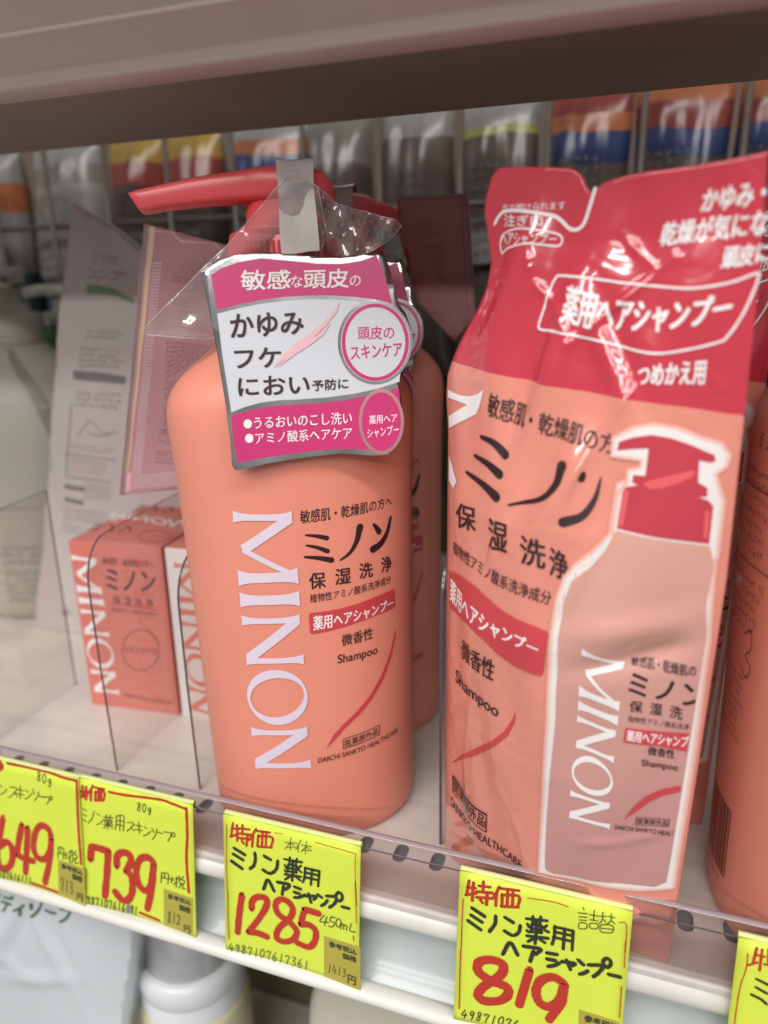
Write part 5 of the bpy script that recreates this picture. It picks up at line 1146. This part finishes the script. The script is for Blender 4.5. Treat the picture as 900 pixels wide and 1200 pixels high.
# packages hanging on the far side of the wire grid
def pillow(w_, h_, d_, mat_rows, seed):
    """soft pillow pack centred on x, bands of colour from the top: [(fraction, material)]"""
    rg = random.Random(seed); mb = MB(); nu, nv = 20, 70
    ph = [rg.uniform(0, 6) for _ in range(6)]
    def pt(i, j, sgn):
        u, v = i / nu * 2 - 1, j / nv
        e = (1 - abs(u) ** 3.2) ** .6 * (max(0, 1 - abs(2 * v - 1) ** 5)) ** .7
        wv = .10 * math.sin(5 * u + ph[0] + 6 * v) + .08 * math.sin(11 * v + ph[1] + 3 * u) + .07 * math.sin(13 * u + ph[2])
        vv = v + (.014 * math.sin(3 * u + ph[4]) + .007 * math.sin(8 * u + ph[5])) * math.sin(math.pi * v)
        return (u * w_ / 2 * (1 - .03 * math.sin(v * 9 + ph[3])), sgn * d_ / 2 * e * (1 + wv), h_ * (1 - vv))
    for sgn in (-1, 1):
        V = [pt(i, j, sgn) for j in range(nv + 1) for i in range(nu + 1)]
        byrow = {}
        for j in range(nv):
            for i in range(nu):
                f_ = (j + .5) / nv; acc = 0; mat = mat_rows[-1][1]
                for fr, mt in mat_rows:
                    acc += fr
                    if f_ < acc: mat = mt; break
                byrow.setdefault(mat, []).append((j * (nu + 1) + i, j * (nu + 1) + i + 1, (j + 1) * (nu + 1) + i + 1, (j + 1) * (nu + 1) + i))
        for mat, ff in byrow.items(): mb.add(V, ff, mat, True)
    return mb
PK = [(-312, 36, 'white and orange topped pack with dark teal lower half, far left behind wire', [(.16, 'pk_white'), (.12, 'pk_orange'), (.28, 'pk_white'), (.44, 'pk_teal')], 'pk_teal'),
      (-255, 60, 'pale pack with light orange top and blue lower half behind wire', [(.10, 'pk_white'), (.08, 'pk_pale'), (.42, 'pk_white'), (.40, 'pk_skyblue')], 'b'),
      (-197, 42, 'grey brown pack with yellow and red band at top, left of its twin', [(.11, 'pk_yellow'), (.10, 'pk_red'), (.44, 'pk_brown'), (.35, 'pk_grey')], 'c'),
      (-155, 40, 'grey brown pack with orange yellow and red top band, above spout tip', [(.11, 'pk_yellow'), (.10, 'pk_red'), (.44, 'pk_brown'), (.35, 'pk_grey')], 'd'),
      (-103, 56, 'white topped pack with orange and blue stripes behind the pump head', [(.07, 'pk_white'), (.06, 'pk_orange'), (.07, 'pk_blue'), (.50, 'pk_grey'), (.30, 'pk_brown')], 'e'),
      (-56, 42, 'plain clear grey pack behind the second pump head', [(.18, 'pk_pale'), (.82, 'pk_grey')], 'f'),
      (-8, 44, 'grey pack with pale shiny rounded top, left of the other pale one', [(.12, 'pk_white'), (.88, 'pk_grey')], 'g'),
      (38, 46, 'grey pack with white and lime top corner beside refill pouch top', [(.10, 'pk_white'), (.03, 'pk_lime'), (.87, 'pk_grey')], 'h'),
      (86, 44, 'grey pack with orange red and blue bands directly above notch of pouch', [(.09, 'pk_red'), (.06, 'pk_orange'), (.10, 'pk_blue'), (.75, 'pk_grey')], 'i'),
      (133, 46, 'grey pack with orange and blue bands right of the one above the notch', [(.07, 'pk_orange'), (.08, 'pk_red'), (.10, 'pk_blue'), (.75, 'pk_grey')], 'j'),
      (180, 44, 'grey pack with orange and blue bands at the far right edge', [(.08, 'pk_orange'), (.07, 'pk_red'), (.10, 'pk_blue'), (.75, 'pk_grey')], 'k')]
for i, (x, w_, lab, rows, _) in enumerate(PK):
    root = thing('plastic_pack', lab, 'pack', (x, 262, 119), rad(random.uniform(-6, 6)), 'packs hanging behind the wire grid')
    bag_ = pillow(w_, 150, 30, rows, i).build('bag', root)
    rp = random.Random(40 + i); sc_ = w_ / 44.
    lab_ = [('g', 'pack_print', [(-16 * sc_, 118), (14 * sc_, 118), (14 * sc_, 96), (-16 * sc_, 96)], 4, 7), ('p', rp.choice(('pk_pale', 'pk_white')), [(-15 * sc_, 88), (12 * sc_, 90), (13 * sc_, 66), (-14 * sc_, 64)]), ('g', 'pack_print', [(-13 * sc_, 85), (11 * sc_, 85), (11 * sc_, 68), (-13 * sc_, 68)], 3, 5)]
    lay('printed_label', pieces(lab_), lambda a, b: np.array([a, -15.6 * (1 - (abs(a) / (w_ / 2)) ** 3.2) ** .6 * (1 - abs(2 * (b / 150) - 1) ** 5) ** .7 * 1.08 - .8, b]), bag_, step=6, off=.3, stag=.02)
    MB().box(-3, 3, -1, 1, 148, 166, 'wire_paint', .5).build('hanger', root)
for (x, z0, h_, mat, mat2, lab) in ((-322, -20, 182, 'red_pack', 'pk_teal', 'red box standing low at far left behind wire'), (-262, -20, 165, 'pk_skyblue', 'pk_teal', 'blue bottle shaped pack standing low behind wire')):
    root = thing('carton', lab, 'box', (x, 268, z0))
    MB().box(-24, 24, -14, 14, 0, h_, mat, 1.2).build('box_body', root)
    MB().box(-23, 23, -14.6, -14.2, h_ * .35, h_ * .8, mat2).build('front_label', root)
r_ = thing('display_shelf', 'shelf board of the far side behind the wire grid', 'shelf', (0, 240, -24))
MB().box(XL, XR, 12, 95, -4, 0, 'shelf_cream').build('board', r_)

# ------------------------------------------------------------------ pump bottle
def ring(a, b, cx, z, n=96): return [(bsec(2 * math.pi * k / n, a, b)[0] + cx, bsec(2 * math.pi * k / n, a, b)[1], z) for k in range(n)]
def bottle_body():
    hs = sorted(set([0, .4, 1, 1.7, 2.5, 3.6, 5, 7, 10] + list(range(16, 148, 6)) + [148, 150, 152, 154, 156, 158, 160, 162, 164, 166, 168, 170, 172.5, 175, 177, 179.5, 182, 184, 186, 193, 200]))
    # smooth the profile near the shoulder
    def sm(h, k): return (interp(PROF, h - 1.6, k) + 2 * interp(PROF, h, k) + interp(PROF, h + 1.6, k)) / 4 if h > 6 else interp(PROF, h, k)
    return MB().loft([ring(sm(h, 1), sm(h, 2), bshift(h), h) for h in hs], 'coral_plastic', True, True, True)
b1 = thing('pump_bottle', 'coral shampoo pump bottle standing at the front wearing the silver edged card', 'bottle', (15, 44, SHELF), rad(28), 'coral pump bottles')
body = bottle_body().build('body', b1)
lay('printed_text', pieces(DATA['bottle']), bsurf, body, step=2.5)
cx = -3.0
pump = MB()
pump.lathe([(16.6, 183.5), (17.0, 184.2), (17.0, 205.8), (16.4, 207.3), (15.2, 207.8)], 'pump_red', cx)
for k in range(60):   # fine grip ribs
    a = 2 * math.pi * k / 60
    c_, s_ = math.cos(a), math.sin(a); d_ = .55
    p = [(cx + 17.0 * c_ - d_ * s_, 17.0 * s_ + d_ * c_), (cx + 17.45 * c_, 17.45 * s_), (cx + 17.0 * c_ + d_ * s_, 17.0 * s_ - d_ * c_)]
    pump.loft([[(x, y, 185.5) for x, y in p], [(x, y, 204.5) for x, y in p]], 'pump_red', True, True, True, False)
pump.build('collar', b1)
MB().lathe([(13.4, 207.6), (13.4, 209), (11.2, 210.2), (11.0, 216.8)], 'pump_red', cx).build('stem', b1)
def spout(tip=-46.5):
    mb = MB(); rings = []
    st = [(13.4, 217.6, 5.5, 1.6), (12.6, 218.6, 8.5, 3.4), (9, 220.1, 11.2, 4.7), (3, 220.9, 12.6, 5.1), (-3, 220.9, 12.9, 5.1), (-9, 220.9, 12.0, 4.9), (-13, 220.8, 9.8, 4.5), (-18, 220.4, 8.2, 4.3), (-24, 219.8, 7.4, 4.1), (-31, 218.9, 6.9, 3.8), (-38, 217.8, 6.5, 3.4), (-44, 216.6, 6.2, 3.05), (tip, 216.1, 6.0, 2.8)]
    n = 28
    for i, (x, zc, hw, hh) in enumerate(st):
        r = []
        for k in range(n):
            a = 2 * math.pi * k / n; c_, s_ = math.cos(a), math.sin(a)
            yy = hw * math.copysign(abs(c_) ** .42, c_); zz = hh * math.copysign(abs(s_) ** .42, s_)
            sl = 1.6 * (zz / hh) if i >= len(st) - 2 else 0       # slanted tip
            r.append((x - sl, yy, zc + zz))
        rings.append(r)
    return mb.loft(rings, 'pump_red', True, True, True)
sp = spout().build('spout', b1)

b2 = copy_thing(b1, 'coral pump bottle directly behind the front one, its spout turned to the right', (9, 107, SHELF), rad(20))
for ch in [o for o in COL.objects if o.parent == b2 and o.name.split('.')[0] == 'spout']:
    ch.rotation_euler = (0, 0, rad(-135)); ch.location = (-.0051, -.0021, 0)
b3 = copy_thing(b1, 'coral bottle at the right edge showing its back print and barcode', (187, 33, SHELF), rad(-70), skip=('printed_text',))
body3 = [o for o in COL.objects if o.parent == b3 and o.name.split('.')[0] == 'body'][0]
rg = random.Random(5)
bk = []
bk.append(('t', 'brown_ink', 'ミノン', [(-4, 152), (12, 151), (12, 147), (-4, 148)], .0, 0))
bk.append(('g', 'brown_ink', [(-12, 143), (14, 143), (14, 118), (-12, 118)], 7, 12))
for L in ([(-14, 137), (15, 137)], [(15, 137), (15, 116)], [(15, 116), (-14, 116)]): bk.append(('s', 'brown_ink', .35, L))
bk.append(('g', 'brown_ink', [(-12, 113), (13, 113), (13, 96), (-12, 96)], 5, 13))
bk.append(('s', 'brown_ink', .4, [(4, 96), (8, 98), (9, 93), (6, 90), (10, 88), (8, 84), (4, 86)]))
bk.append(('g', 'brown_ink', [(-12, 84), (10, 84), (10, 62), (-12, 62)], 8, 14))
bx = -12.0
while bx < 8:
    w_ = rg.choice((.25, .25, .5, .75)); bk.append(('p', 'brown_ink', [(bx, 40), (bx + w_, 40), (bx + w_, 16), (bx, 16)])); bx += w_ + rg.choice((.3, .3, .55, .8))
bk.append(('g', 'brown_ink', [(-12, 15), (8, 15), (8, 12), (-12, 12)], 1, 13))
def sideways(a, b): return bsurf(a * .8 - 8, b)
bars = [k for k in bk if k[0] == 'p'] + bk[-1:]
lay('printed_text', pieces([k for k in bk[:-1] if k[0] != 'p']), sideways, body3, step=2.5)
lay('barcode', pieces(bars), sideways, body3, step=2.5)

# ------------------------------------------------------------------ hang tag: card, strap
h1 = thing('hang_tag', 'silver edged magenta and white card strapped over the front pump', 'hang tag', (15, 44, SHELF), rad(26), 'cards strapped on the pumps')
def csurf(a, b): return np.array([a, -36.0 + .14 * b - .006 * a * a * .25, 130 + b])
def off_surf(f, d): return lambda a, b: f(a, b) + np.array([0, d, 0])
outl = DATA['card'][0][2]
card = sheet('card', outl, csurf, off_surf(csurf, .5), 'silver', h1, 4)
lay('colour_panels', pieces(DATA['card_pink']), csurf, card, step=4, off=.03, stag=.006)
lay('roundels', pieces([k for k in DATA['card_text'] if k[0] in 'rp' and k[1] not in ('pale_pink', 'white')]), csurf, card, step=4, off=.09, stag=.03)
lay('lettering', pieces([k for k in DATA['card_text'] if not (k[0] in 'rp' and k[1] not in ('pale_pink', 'white'))]), csurf, card, step=4, off=.22, stag=.0012)
path = [(-25.0, 200.5), (-21.5, 203.5), (-19.2, 208.5), (-16.5, 215), (-14.2, 220.5), (-13.2, 226.0), (-8, 228.0), (0, 228.0), (8, 227.6), (13.6, 223.5), (16.2, 214), (18.5, 205), (19, 196)]
mb = MB(); V = []
for i, (y, z) in enumerate(path):
    cxs = 1.9 - .25 * i * .3; hw = 5.4 + .25 * math.sin(i * 1.3)
    for j in range(7):
        t = j / 6 * 2 - 1; V.append((cxs + t * hw, y + .35 * math.cos(t * 3) - .5 * abs(math.sin(i * 2.3 + t * 1.1)), z + .45 * math.sin(i * 1.9 + t * 2)))
mb.add(V, [(i * 7 + j, i * 7 + j + 1, i * 7 + 8 + j, i * 7 + 7 + j) for i in range(len(path) - 1) for j in range(6)], 'strap_film', True)
mb.build('strap', h1)
copy_thing(h1, 'magenta and silver card on the pump behind, mostly hidden by the front card', (7.5, 102, SHELF), rad(15))

def wrinkled_film(name, label, poly, yfun, loc, rz, seed, mat='film'):
    root = thing(name, label, 'film bag', loc, rz, 'clear film sleeves')
    def sf(a, b): return np.array([a, yfun(a, b), b])
    sheet('film', poly, sf, off_surf(sf, .12), mat, root, 2.0)
    lay('film_rim', pieces([('s', 'film_edge', .32, [a_, b_]) for a_, b_ in zip(poly, poly[1:] + poly[:1])]), sf, root, step=2, off=.1)
    return root
def yl(a, b):
    return -15.5 - .10 * (b - 178) + .004 * (a + 20) ** 2 + .8 * math.sin(a * .35 + b * .2) + .5 * math.sin(b * .5 - a * .3)
f1 = wrinkled_film('clear_sleeve', 'clear film sleeve stretched down left from front pump over pink sachet', [(-.6, 222.0), (2, 222.5), (8, 219), (10, 206), (6, 196), (-8, 186), (-22, 177.0), (-28, 176.6), (-45.6, 178.0), (-46.8, 179.2), (-46.0, 180.2), (-17.8, 204.4)], yl, (15, 44, SHELF), rad(26), 1)
def yr(a, b):
    return -12 - .35 * (a - 10) * .4 + 2.2 * math.sin(a * .33 + b * .28) + 1.4 * math.sin(a * .8 - b * .45) - .1 * (b - 200)
f2 = wrinkled_film('clear_sleeve', 'crumpled clear film sticking out right of the front pump', [(6, 221), (14.5, 214.5), (24, 211.5), (31.2, 209.4), (32.6, 208.2), (29.5, 205), (24, 201.5), (17.5, 198.8), (8, 198.2), (5, 205)], yr, (15, 44, SHELF), rad(26), 2)

# sachet held in the sleeve
sa = thing('sachet', 'pink sachet with dotted seal held upright behind front bottle shoulder', 'sachet', (-40, 72, SHELF), rad(16), 'pink sample sachets')
def ssf(a, b): return np.array([a, -.9 * math.exp(-((a + 6) / 16) ** 2) + .25 * math.sin(b * .25), b])
so = DATA['sachet_out'][0][2]
body_s = sheet('pouch', so, ssf, off_surf(ssf, 1.6), 'sachet_body', sa, 4)
lay('printed_text', pieces(DATA['sachet']), ssf, body_s, step=4, off=.10, stag=.0008)
lay('clear_edge', pieces([('p', 'clear_bag', DATA['sachet_film'][0][2])]), ssf, sa, step=4, off=.2)
sb = thing('sachet', 'dark pink sachet hanging behind the second pump, left of refill pouch', 'sachet', (70, 128, SHELF), rad(8), 'pink sample sachets')
body_s = sheet('pouch', DATA['sachet2_out'][0][2], ssf, off_surf(ssf, 1.6), 'sachet_body', sb, 4)
lay('printed_text', pieces(DATA['sachet2']), ssf, body_s, step=4, off=.10, stag=.0008)

# ------------------------------------------------------------------ refill pouches
pz = (71.7, 26.8, SHELF)
p1 = thing('refill_pouch', 'glossy red and coral refill pouch at front with printed pump bottle picture', 'refill pouch', pz, rad(-17.5), 'red and coral refill pouches')
TOP = [(11.6, 217.4), (13.2, 219.2), (20, 218.7), (28.3, 217.7), (33.5, 216.9), (36.2, 215.2), (38.6, 211.6), (39.3, 211.2), (40.2, 211.8), (43, 213.2), (46.4, 213.9), (52, 214.4), (60.5, 214.5), (68, 215.0), (75.5, 215.8)]
NU, NV = 140, 360
mb = MB(); rows_f = []; rows_b = []
for j in range(NV + 1):
    t = j / NV
    for i in range(NU + 1):
        w_ = i / NU; ut = 11.6 + w_ * (75.5 - 11.6); H = float(np.interp(ut, [q[0] for q in TOP], [q[1] for q in TOP])); h = t * H
        l_, r_2 = lerp(UL, h), lerp(UR, h); u = l_ + (r_2 - l_) * w_; r_1 = relief(u, h)
        rows_f.append((u, -r_1, h)); rows_b.append((u, r_1 * .75 + .5, h))
NN = (NU + 1) * (NV + 1)
q_ = [(j * (NU + 1) + i, j * (NU + 1) + i + 1, (j + 1) * (NU + 1) + i + 1, (j + 1) * (NU + 1) + i) for j in range(NV) for i in range(NU)]
bd = [i for i in range(NU + 1)] + [j * (NU + 1) + NU for j in range(1, NV + 1)] + [NV * (NU + 1) + i for i in range(NU - 1, -1, -1)] + [j * (NU + 1) for j in range(NV - 1, 0, -1)]
mb.add(rows_f + rows_b, q_ + [tuple(NN + k for k in reversed(f)) for f in q_] + [(bd[k], bd[(k + 1) % len(bd)], bd[(k + 1) % len(bd)] + NN, bd[k] + NN) for k in range(len(bd))], 'pouch_print', True)
pb = mb.build('pouch_body', p1)
lay('printed_text', pieces(DATA['pouch']), psurf, pb, step=.8, off=.14, stag=.004)
clip_ = DATA['pic_clip'][0][2]
lay('bottle_picture', pieces(DATA['pic']), psurf, pb, step=.8, off=.62, stag=.02)
lay('picture_text', pieces(DATA['pic_text']), psurf, pb, step=.8, off=.80, stag=.003, clip=(clip_[0], clip_[1]))
copy_thing(p1, 'dark red refill pouch right behind the front one, only its top showing', (70, 53, SHELF), rad(-14))
copy_thing(p1, 'dark red refill pouch deepest in the row, top rim showing at right', (82, 80, SHELF), rad(-8))

# ------------------------------------------------------------------ soap boxes
def soap(label, loc, rz, mat, key, w_=46.7, top=None):
    r = thing('soap_box', label, 'soap box', loc, rz, 'small soap cartons')
    c = MB().box(0, w_, 0, 31, 0, 84, mat, .5).build('carton', r)
    lay('printed_front', pieces(DATA[key]), lambda a, b: np.array([a, 0, b]), c, off=.08, stag=.003)
    if top: lay('printed_top', pieces(DATA[top]), lambda a, b: np.array([a, b, 84]), c, off=.08, stag=.003, side=(0, 0, 1))
    return r
s1 = soap('coral soap box with white lettering, front left of its row', (-117, 69.5, SHELF), rad(5.3), 'soap_coral', 'soap', top='soap_top')
s2 = soap('white soap box with coral lettering, half hidden by the pump bottle', (-68.5, 73.5, SHELF), rad(5.3), 'soap_white', 'soap2')
MB().box(.2, 46.5, .2, 30.8, 83.9, 84.15, 'soap_coral').build('lid', s2)
copy_thing(s1, 'coral soap box standing behind the front coral one', (-117.5, 104, SHELF), rad(4))
copy_thing(s1, 'coral soap box raised on the back row under the sachet', (-104, 136.5, SHELF), rad(9))

# ------------------------------------------------------------------ clear acrylic
def divider(label, x, y1, ztop, rear=False):
    r = thing('acrylic_divider', label, 'divider', (x, 30, SHELF), 0, 'clear shelf dividers')
    Y = y1 - 30; pr = [(0, 0), (-1.2, ztop * .45), (-1.4, ztop - 22)]
    for k in range(1, 9):
        a = math.pi / 2 * k / 8; pr.append((-1.4 + 13 * (1 - math.cos(a)), ztop - 22 + 18 * math.sin(a)))
    pr += [(Y * .5, ztop - 1.5), (Y, ztop), (Y, 0)]
    n = len(pr); mb = MB()
    V = [(-.5, y, z) for y, z in pr] + [(.5, y, z) for y, z in pr]
    mb.add(V, [tuple(range(n))[::-1], tuple(range(n, 2 * n))], 'acrylic')
    mb.add(V, [(i, (i + 1) % n, n + (i + 1) % n, n + i) for i in range(n - 2)], 'acrylic_edge', True)
    mb.add(V, [(n - 2, n - 1, 2 * n - 1, 2 * n - 2)], 'acrylic_edge' if rear else 'acrylic'); mb.add(V, [(n - 1, 0, n, 2 * n - 1)], 'acrylic')
    mb.build('panel', r, False)
    return r
divider('clear acrylic divider left of soap boxes with upright rear edge', -137.5, 82, 103, True)
divider('clear acrylic divider with rounded corner in front of coral soap box', -71, 125, 105)
divider('clear acrylic divider with rounded corner beside the pump bottle', -31, 125, 102)
divider('clear acrylic divider along the left side of the refill pouch', 68.2, 70, 112)
rz_ = thing('acrylic_riser', 'long clear acrylic strip standing along the shelf front edge', 'acrylic strip', (0, 1.2, SHELF))
mb = MB()
mb.add([(XL, 0, 0), (XR, 0, 0), (XR, 0, 23), (XL, 0, 23)], [(0, 1, 2, 3)], 'acrylic_riser'); mb.add([(XL, 2.2, 0), (XR, 2.2, 0), (XR, 2.2, 23), (XL, 2.2, 23)], [(0, 1, 2, 3)], 'acrylic_riser')
mb.build('strip', rz_, False)
MB().extr([(0, 23), (.2, 23.25), (1.1, 23.3), (2.0, 23.25), (2.2, 23)], XL, XR, 'acrylic_top', smooth=True).build('polished_edge', rz_)
MB().extr([(-.05, 18.3), (-.25, 18.1), (-.25, 17.8), (-.05, 17.6)], XL, XR, 'acrylic_edge').build('seam', rz_)

# ------------------------------------------------------------------ price tags
def price_tag(label, key, x0, dy, items):
    r = thing('price_tag', label, 'price tag', (x0, dy, 0), 0, 'yellow handwritten price tags')
    def f(a, b): return np.array([a, TILT * b - .0019 * (a - 25) ** 2, b])
    p = sheet('paper', [(0, 0), (50, 0), (50, -52), (0, -52)], f, off_surf(f, .5), 'tag_yellow', r, 5)
    MB().extr([(-.35 - .4, .25), (.2, .75), (.9, .75), (1.1, -2.5)], 0.05, 49.95, 'tag_highlight', smooth=True).build('highlight_edge', r)  # bent strip in paler colour, a painted highlight on the top edge
    idx = [i for i, it in enumerate(items) if it[1] == 'olive']
    main = items[:idx[0]] if idx else items
    lay('handwriting', pieces(main), f, r, step=6, off=.06, stag=.004)
    if idx: lay('tax_label', pieces(items[idx[0]:]), f, r, step=6, off=.06, stag=.01)
    return r
price_tag('yellow price tag reading 649 at far left edge of the rail', 't649', -110.8, 0, DATA['t649'])
price_tag('yellow price tag reading 739 overlapped by the tag on its left', 't739', X739, .7, DATA['t739'])
price_tag('yellow price tag reading 1285 and 450mL below the front pump bottle', 't1285', 0, 0, DATA['t1285'])
price_tag('yellow price tag reading 819 below the refill pouch', 't819', X819, 0, DATA['t819'])
price_tag('yellow price tag cut off at the lower right corner', 't5', 159.6, 0, DATA['t5'])

# ------------------------------------------------------------------ left: white pouch, cream pump bottle, green bottle behind
wp = thing('refill_pouch', 'white refill pouch with grey and pink instructions leaning behind the soap boxes', 'refill pouch', (0, 130, SHELF), 0)
def wsf(a, b): return np.array([a, -5.5 * math.exp(-((a + 145) / 30) ** 2) * min(1, b / 20.) * max(0, 1 - (b / 240.) ** 4) + .5 * math.sin(a * .2 + b * .06), b])
wo = DATA['wp_out'][0][2]
zmin = min(p[1] for p in wo)
wo = [(a, max(b, 0)) for a, b in wo]
wb = sheet('pouch_body', wo, wsf, off_surf(wsf, 3), 'wpaper', wp, 5)
lay('printed_text', pieces(DATA['wp']), wsf, wb, step=5, off=.15, stag=.002)

cb = thing('pump_bottle', 'cream pump bottle with rounded shoulders at the left edge', 'bottle', (-231, 171, SHELF), rad(20))
def ring2(a, b, z, n=64): return [(bsec(2 * math.pi * k / n, a, b)[0], bsec(2 * math.pi * k / n, a, b)[1], z) for k in range(n)]
pr = [(0, 46, 32), (2, 49, 35), (8, 50, 36), (60, 50.5, 36.5), (110, 50, 36), (130, 47, 34), (144, 40, 30), (153, 31, 25), (160, 20, 19), (164, 16, 16)]
MB().loft([ring2(a, b, z) for z, a, b in pr], 'cream_plastic', True, True, True).build('body', cb)
def cbs(a, b):
    aa, bb = interp(pr, b), interp(pr, b, 2); t = a / 45.
    x, y = bsec(t, aa, bb); return np.array([x, y, b])
lay('side_stripe', pieces([('p', 'cream_stripe', [(4, 162), (12, 162), (24, 140), (31, 110), (33, 80), (35, 40), (36, 8), (29, 8), (28, 40), (26, 80), (23, 110), (15, 140)])]), cbs, cb, step=4, off=.15)
lay('printed_text', pieces([('g', 'grey_print', [(-10, 50), (34, 50), (34, 36), (-10, 36)], 3, 20), ('g', 'grey_print', [(-10, 34), (34, 34), (34, 12), (-10, 12)], 5, 20), ('s', 'cream_stripe', .5, [(-30, 72), (20, 72), (47, 74)])]), cbs, cb, step=4, off=.2)
MB().lathe([(15.3, 164), (15.8, 165), (15.8, 180), (15, 181.5), (12, 182), (10, 183), (10, 187), (5.5, 187.5), (5.5, 199)], 'cream_plastic').build('collar', cb)
mb = MB(); mb.lathe([(9, 198), (9.5, 199), (9.5, 205), (8, 207)], 'cream_plastic')
mb.tube([(0, 4, 202), (4, -8, 202), (9, -22, 200.5), (11, -27, 199.5)], 4.2, 'cream_plastic', 16)
hd = mb.build('spout', cb)
MB().tube([(10.95, -26.9, 199.5), (11.15, -27.3, 199.45)], 2.4, 'hole_shade', 16).build('nozzle_hole', hd)  # solid plug, its dark colour stands for the shaded opening

gb = thing('pump_bottle', 'small green and orange pump bottle with cream head far behind at left', 'bottle', (-232, 212, SHELF), rad(10))
gm = MB(); gm.loft([ring2(a, b, z) for z, a, b in [(0, 22, 16), (2, 24, 18), (60, 24, 18), (118, 24, 18)]], 'orange_plastic', True, True, False)
gm.loft([ring2(a, b, z) for z, a, b in [(118, 24, 18), (150, 24, 18), (160, 20, 16), (168, 11, 11), (172, 10, 10)]], 'green_plastic', True, False, True); gm.build('body', gb)
MB().lathe([(11, 172), (11, 181), (5, 182), (5, 192)], 'cream_plastic').build('collar', gb)
mb = MB(); mb.lathe([(8, 191), (8.5, 192), (8.5, 196), (7, 197.5)], 'cream_plastic'); mb.tube([(0, 0, 194.5), (-12, -2, 194.5), (-22, -3, 193)], 3.4, 'cream_plastic', 12); mb.build('spout', gb)
lay('front_label', pieces([('p', 'label_grey', [(-10, 122), (12, 122), (14, 135), (10, 150), (0, 154), (-9, 148)]), ('p', 'pk_red', [(-9, 126), (12, 126), (12, 137), (-9, 137)])]), lambda a, b: np.array([a, -18.2 + .012 * a * a, b]), gb, off=.4, stag=.1)

# ------------------------------------------------------------------ below the rail
bg_ = thing('refill_pouch', 'bluish white glossy pouch with green lettering below the price rail', 'refill pouch', (0, 18, -200))
bo = [(a, max(b, -40)) for a, b in DATA['bag_out'][0][2]]
def bgs(a, b):
    e = max(0, 1 - abs((a + 135) / 72.) ** 3) * max(0, 1 - abs((b - 40) / 105.) ** 4)
    w = 1.6 * gz(a, b, -130, 95, 3, 26, -.5) - 1.5 * gz(a, b, -124, 92, 3, 24, -.5) + 1.6 * gz(a, b, -108, 100, 3, 28, .35) - 1.4 * gz(a, b, -102, 98, 3, 25, .35) + 1.5 * gz(a, b, -116, 72, 20, 3, .3) + 1.2 * gz(a, b, -140, 78, 16, 3, -.3)
    return np.array([a, -7 * e - w * min(1, e * 3), b])
bb_ = sheet('pouch_body', bo, bgs, off_surf(bgs, 14), 'bag_film', bg_, 3)
lay('printed_text', pieces(DATA['bag']), bgs, bb_, step=3, off=.5)

cp = thing('capped_bottle', 'pale yellow bottle with white ribbed ring and clear cap under the rail', 'bottle', (-59, 48, -264))
MB().lathe([(22, 24), (25, 26), (26, 32), (26.3, 90), (26, 105), (25.6, 111), (24.6, 114)], 'yellow_plastic').build('body', cp)
mb = MB(); pf = [(24.4, 113.5)]
for k in range(5): z = 115 + k * 2.0; pf += [(24.8, z), (24.1, z + .7), (24.1, z + 1.3), (24.8, z + 1.8)]
pf += [(25.0, 126), (25.6, 128), (25.6, 133), (24.6, 136), (22.6, 137.5)]
mb.lathe(pf, 'white_plastic'); mb.build('neck_ring', cp)
MB().lathe([(21.3, 135), (21.0, 150), (20.6, 190), (19.5, 205), (16, 207)], 'cap_clear', cap0=False).build('cap', cp)
MB().lathe([(11, 136), (11, 150), (9, 151), (9, 172), (6, 174), (6, 184)], 'white_plastic').build('pump_inside', cp)

def soft_pack(label, loc, rz, w_, h_, d_, mat):
    r = thing('soft_pouch', label, 'pouch', loc, rz, 'cream pouches under the rail')
    mb = MB(); nu, nv = 24, 24
    rows = []
    for sgn in (-1, 1):
        V = []
        for j in range(nv + 1):
            for i in range(nu + 1):
                u, v = i / nu * 2 - 1, j / nv
                e = (1 - abs(u) ** 3) ** .6 * (1 - v ** 3) ** .6
                V.append((u * w_ / 2 * (1 - .22 * max(0, v - .75) / .25 * (1 if u < 0 else .3)), sgn * (d_ / 2 * e * (1 + .10 * math.sin(9 * u + 4 * v) * v) + .15), h_ * v - 3 * u * u * v))
        mb.add(V, [(j * (nu + 1) + i, j * (nu + 1) + i + 1, (j + 1) * (nu + 1) + i + 1, (j + 1) * (nu + 1) + i) for j in range(nv) for i in range(nu)], mat, True)
    mb.build('pouch_body', r)
    MB().box(-w_ * .28, w_ * .30, -.6, .6, h_ - 5, h_ - .5, mat, .3).build('seal', r)
    return r
soft_pack('cream translucent pouch standing below the 1285 price tag', (40, 42, -240), rad(-6), 72, 141, 36, 'cream_bag')
soft_pack('cream pouch mostly out of frame below the 819 price tag', (150, 46, -240), rad(4), 70, 128, 36, 'cream_bag')
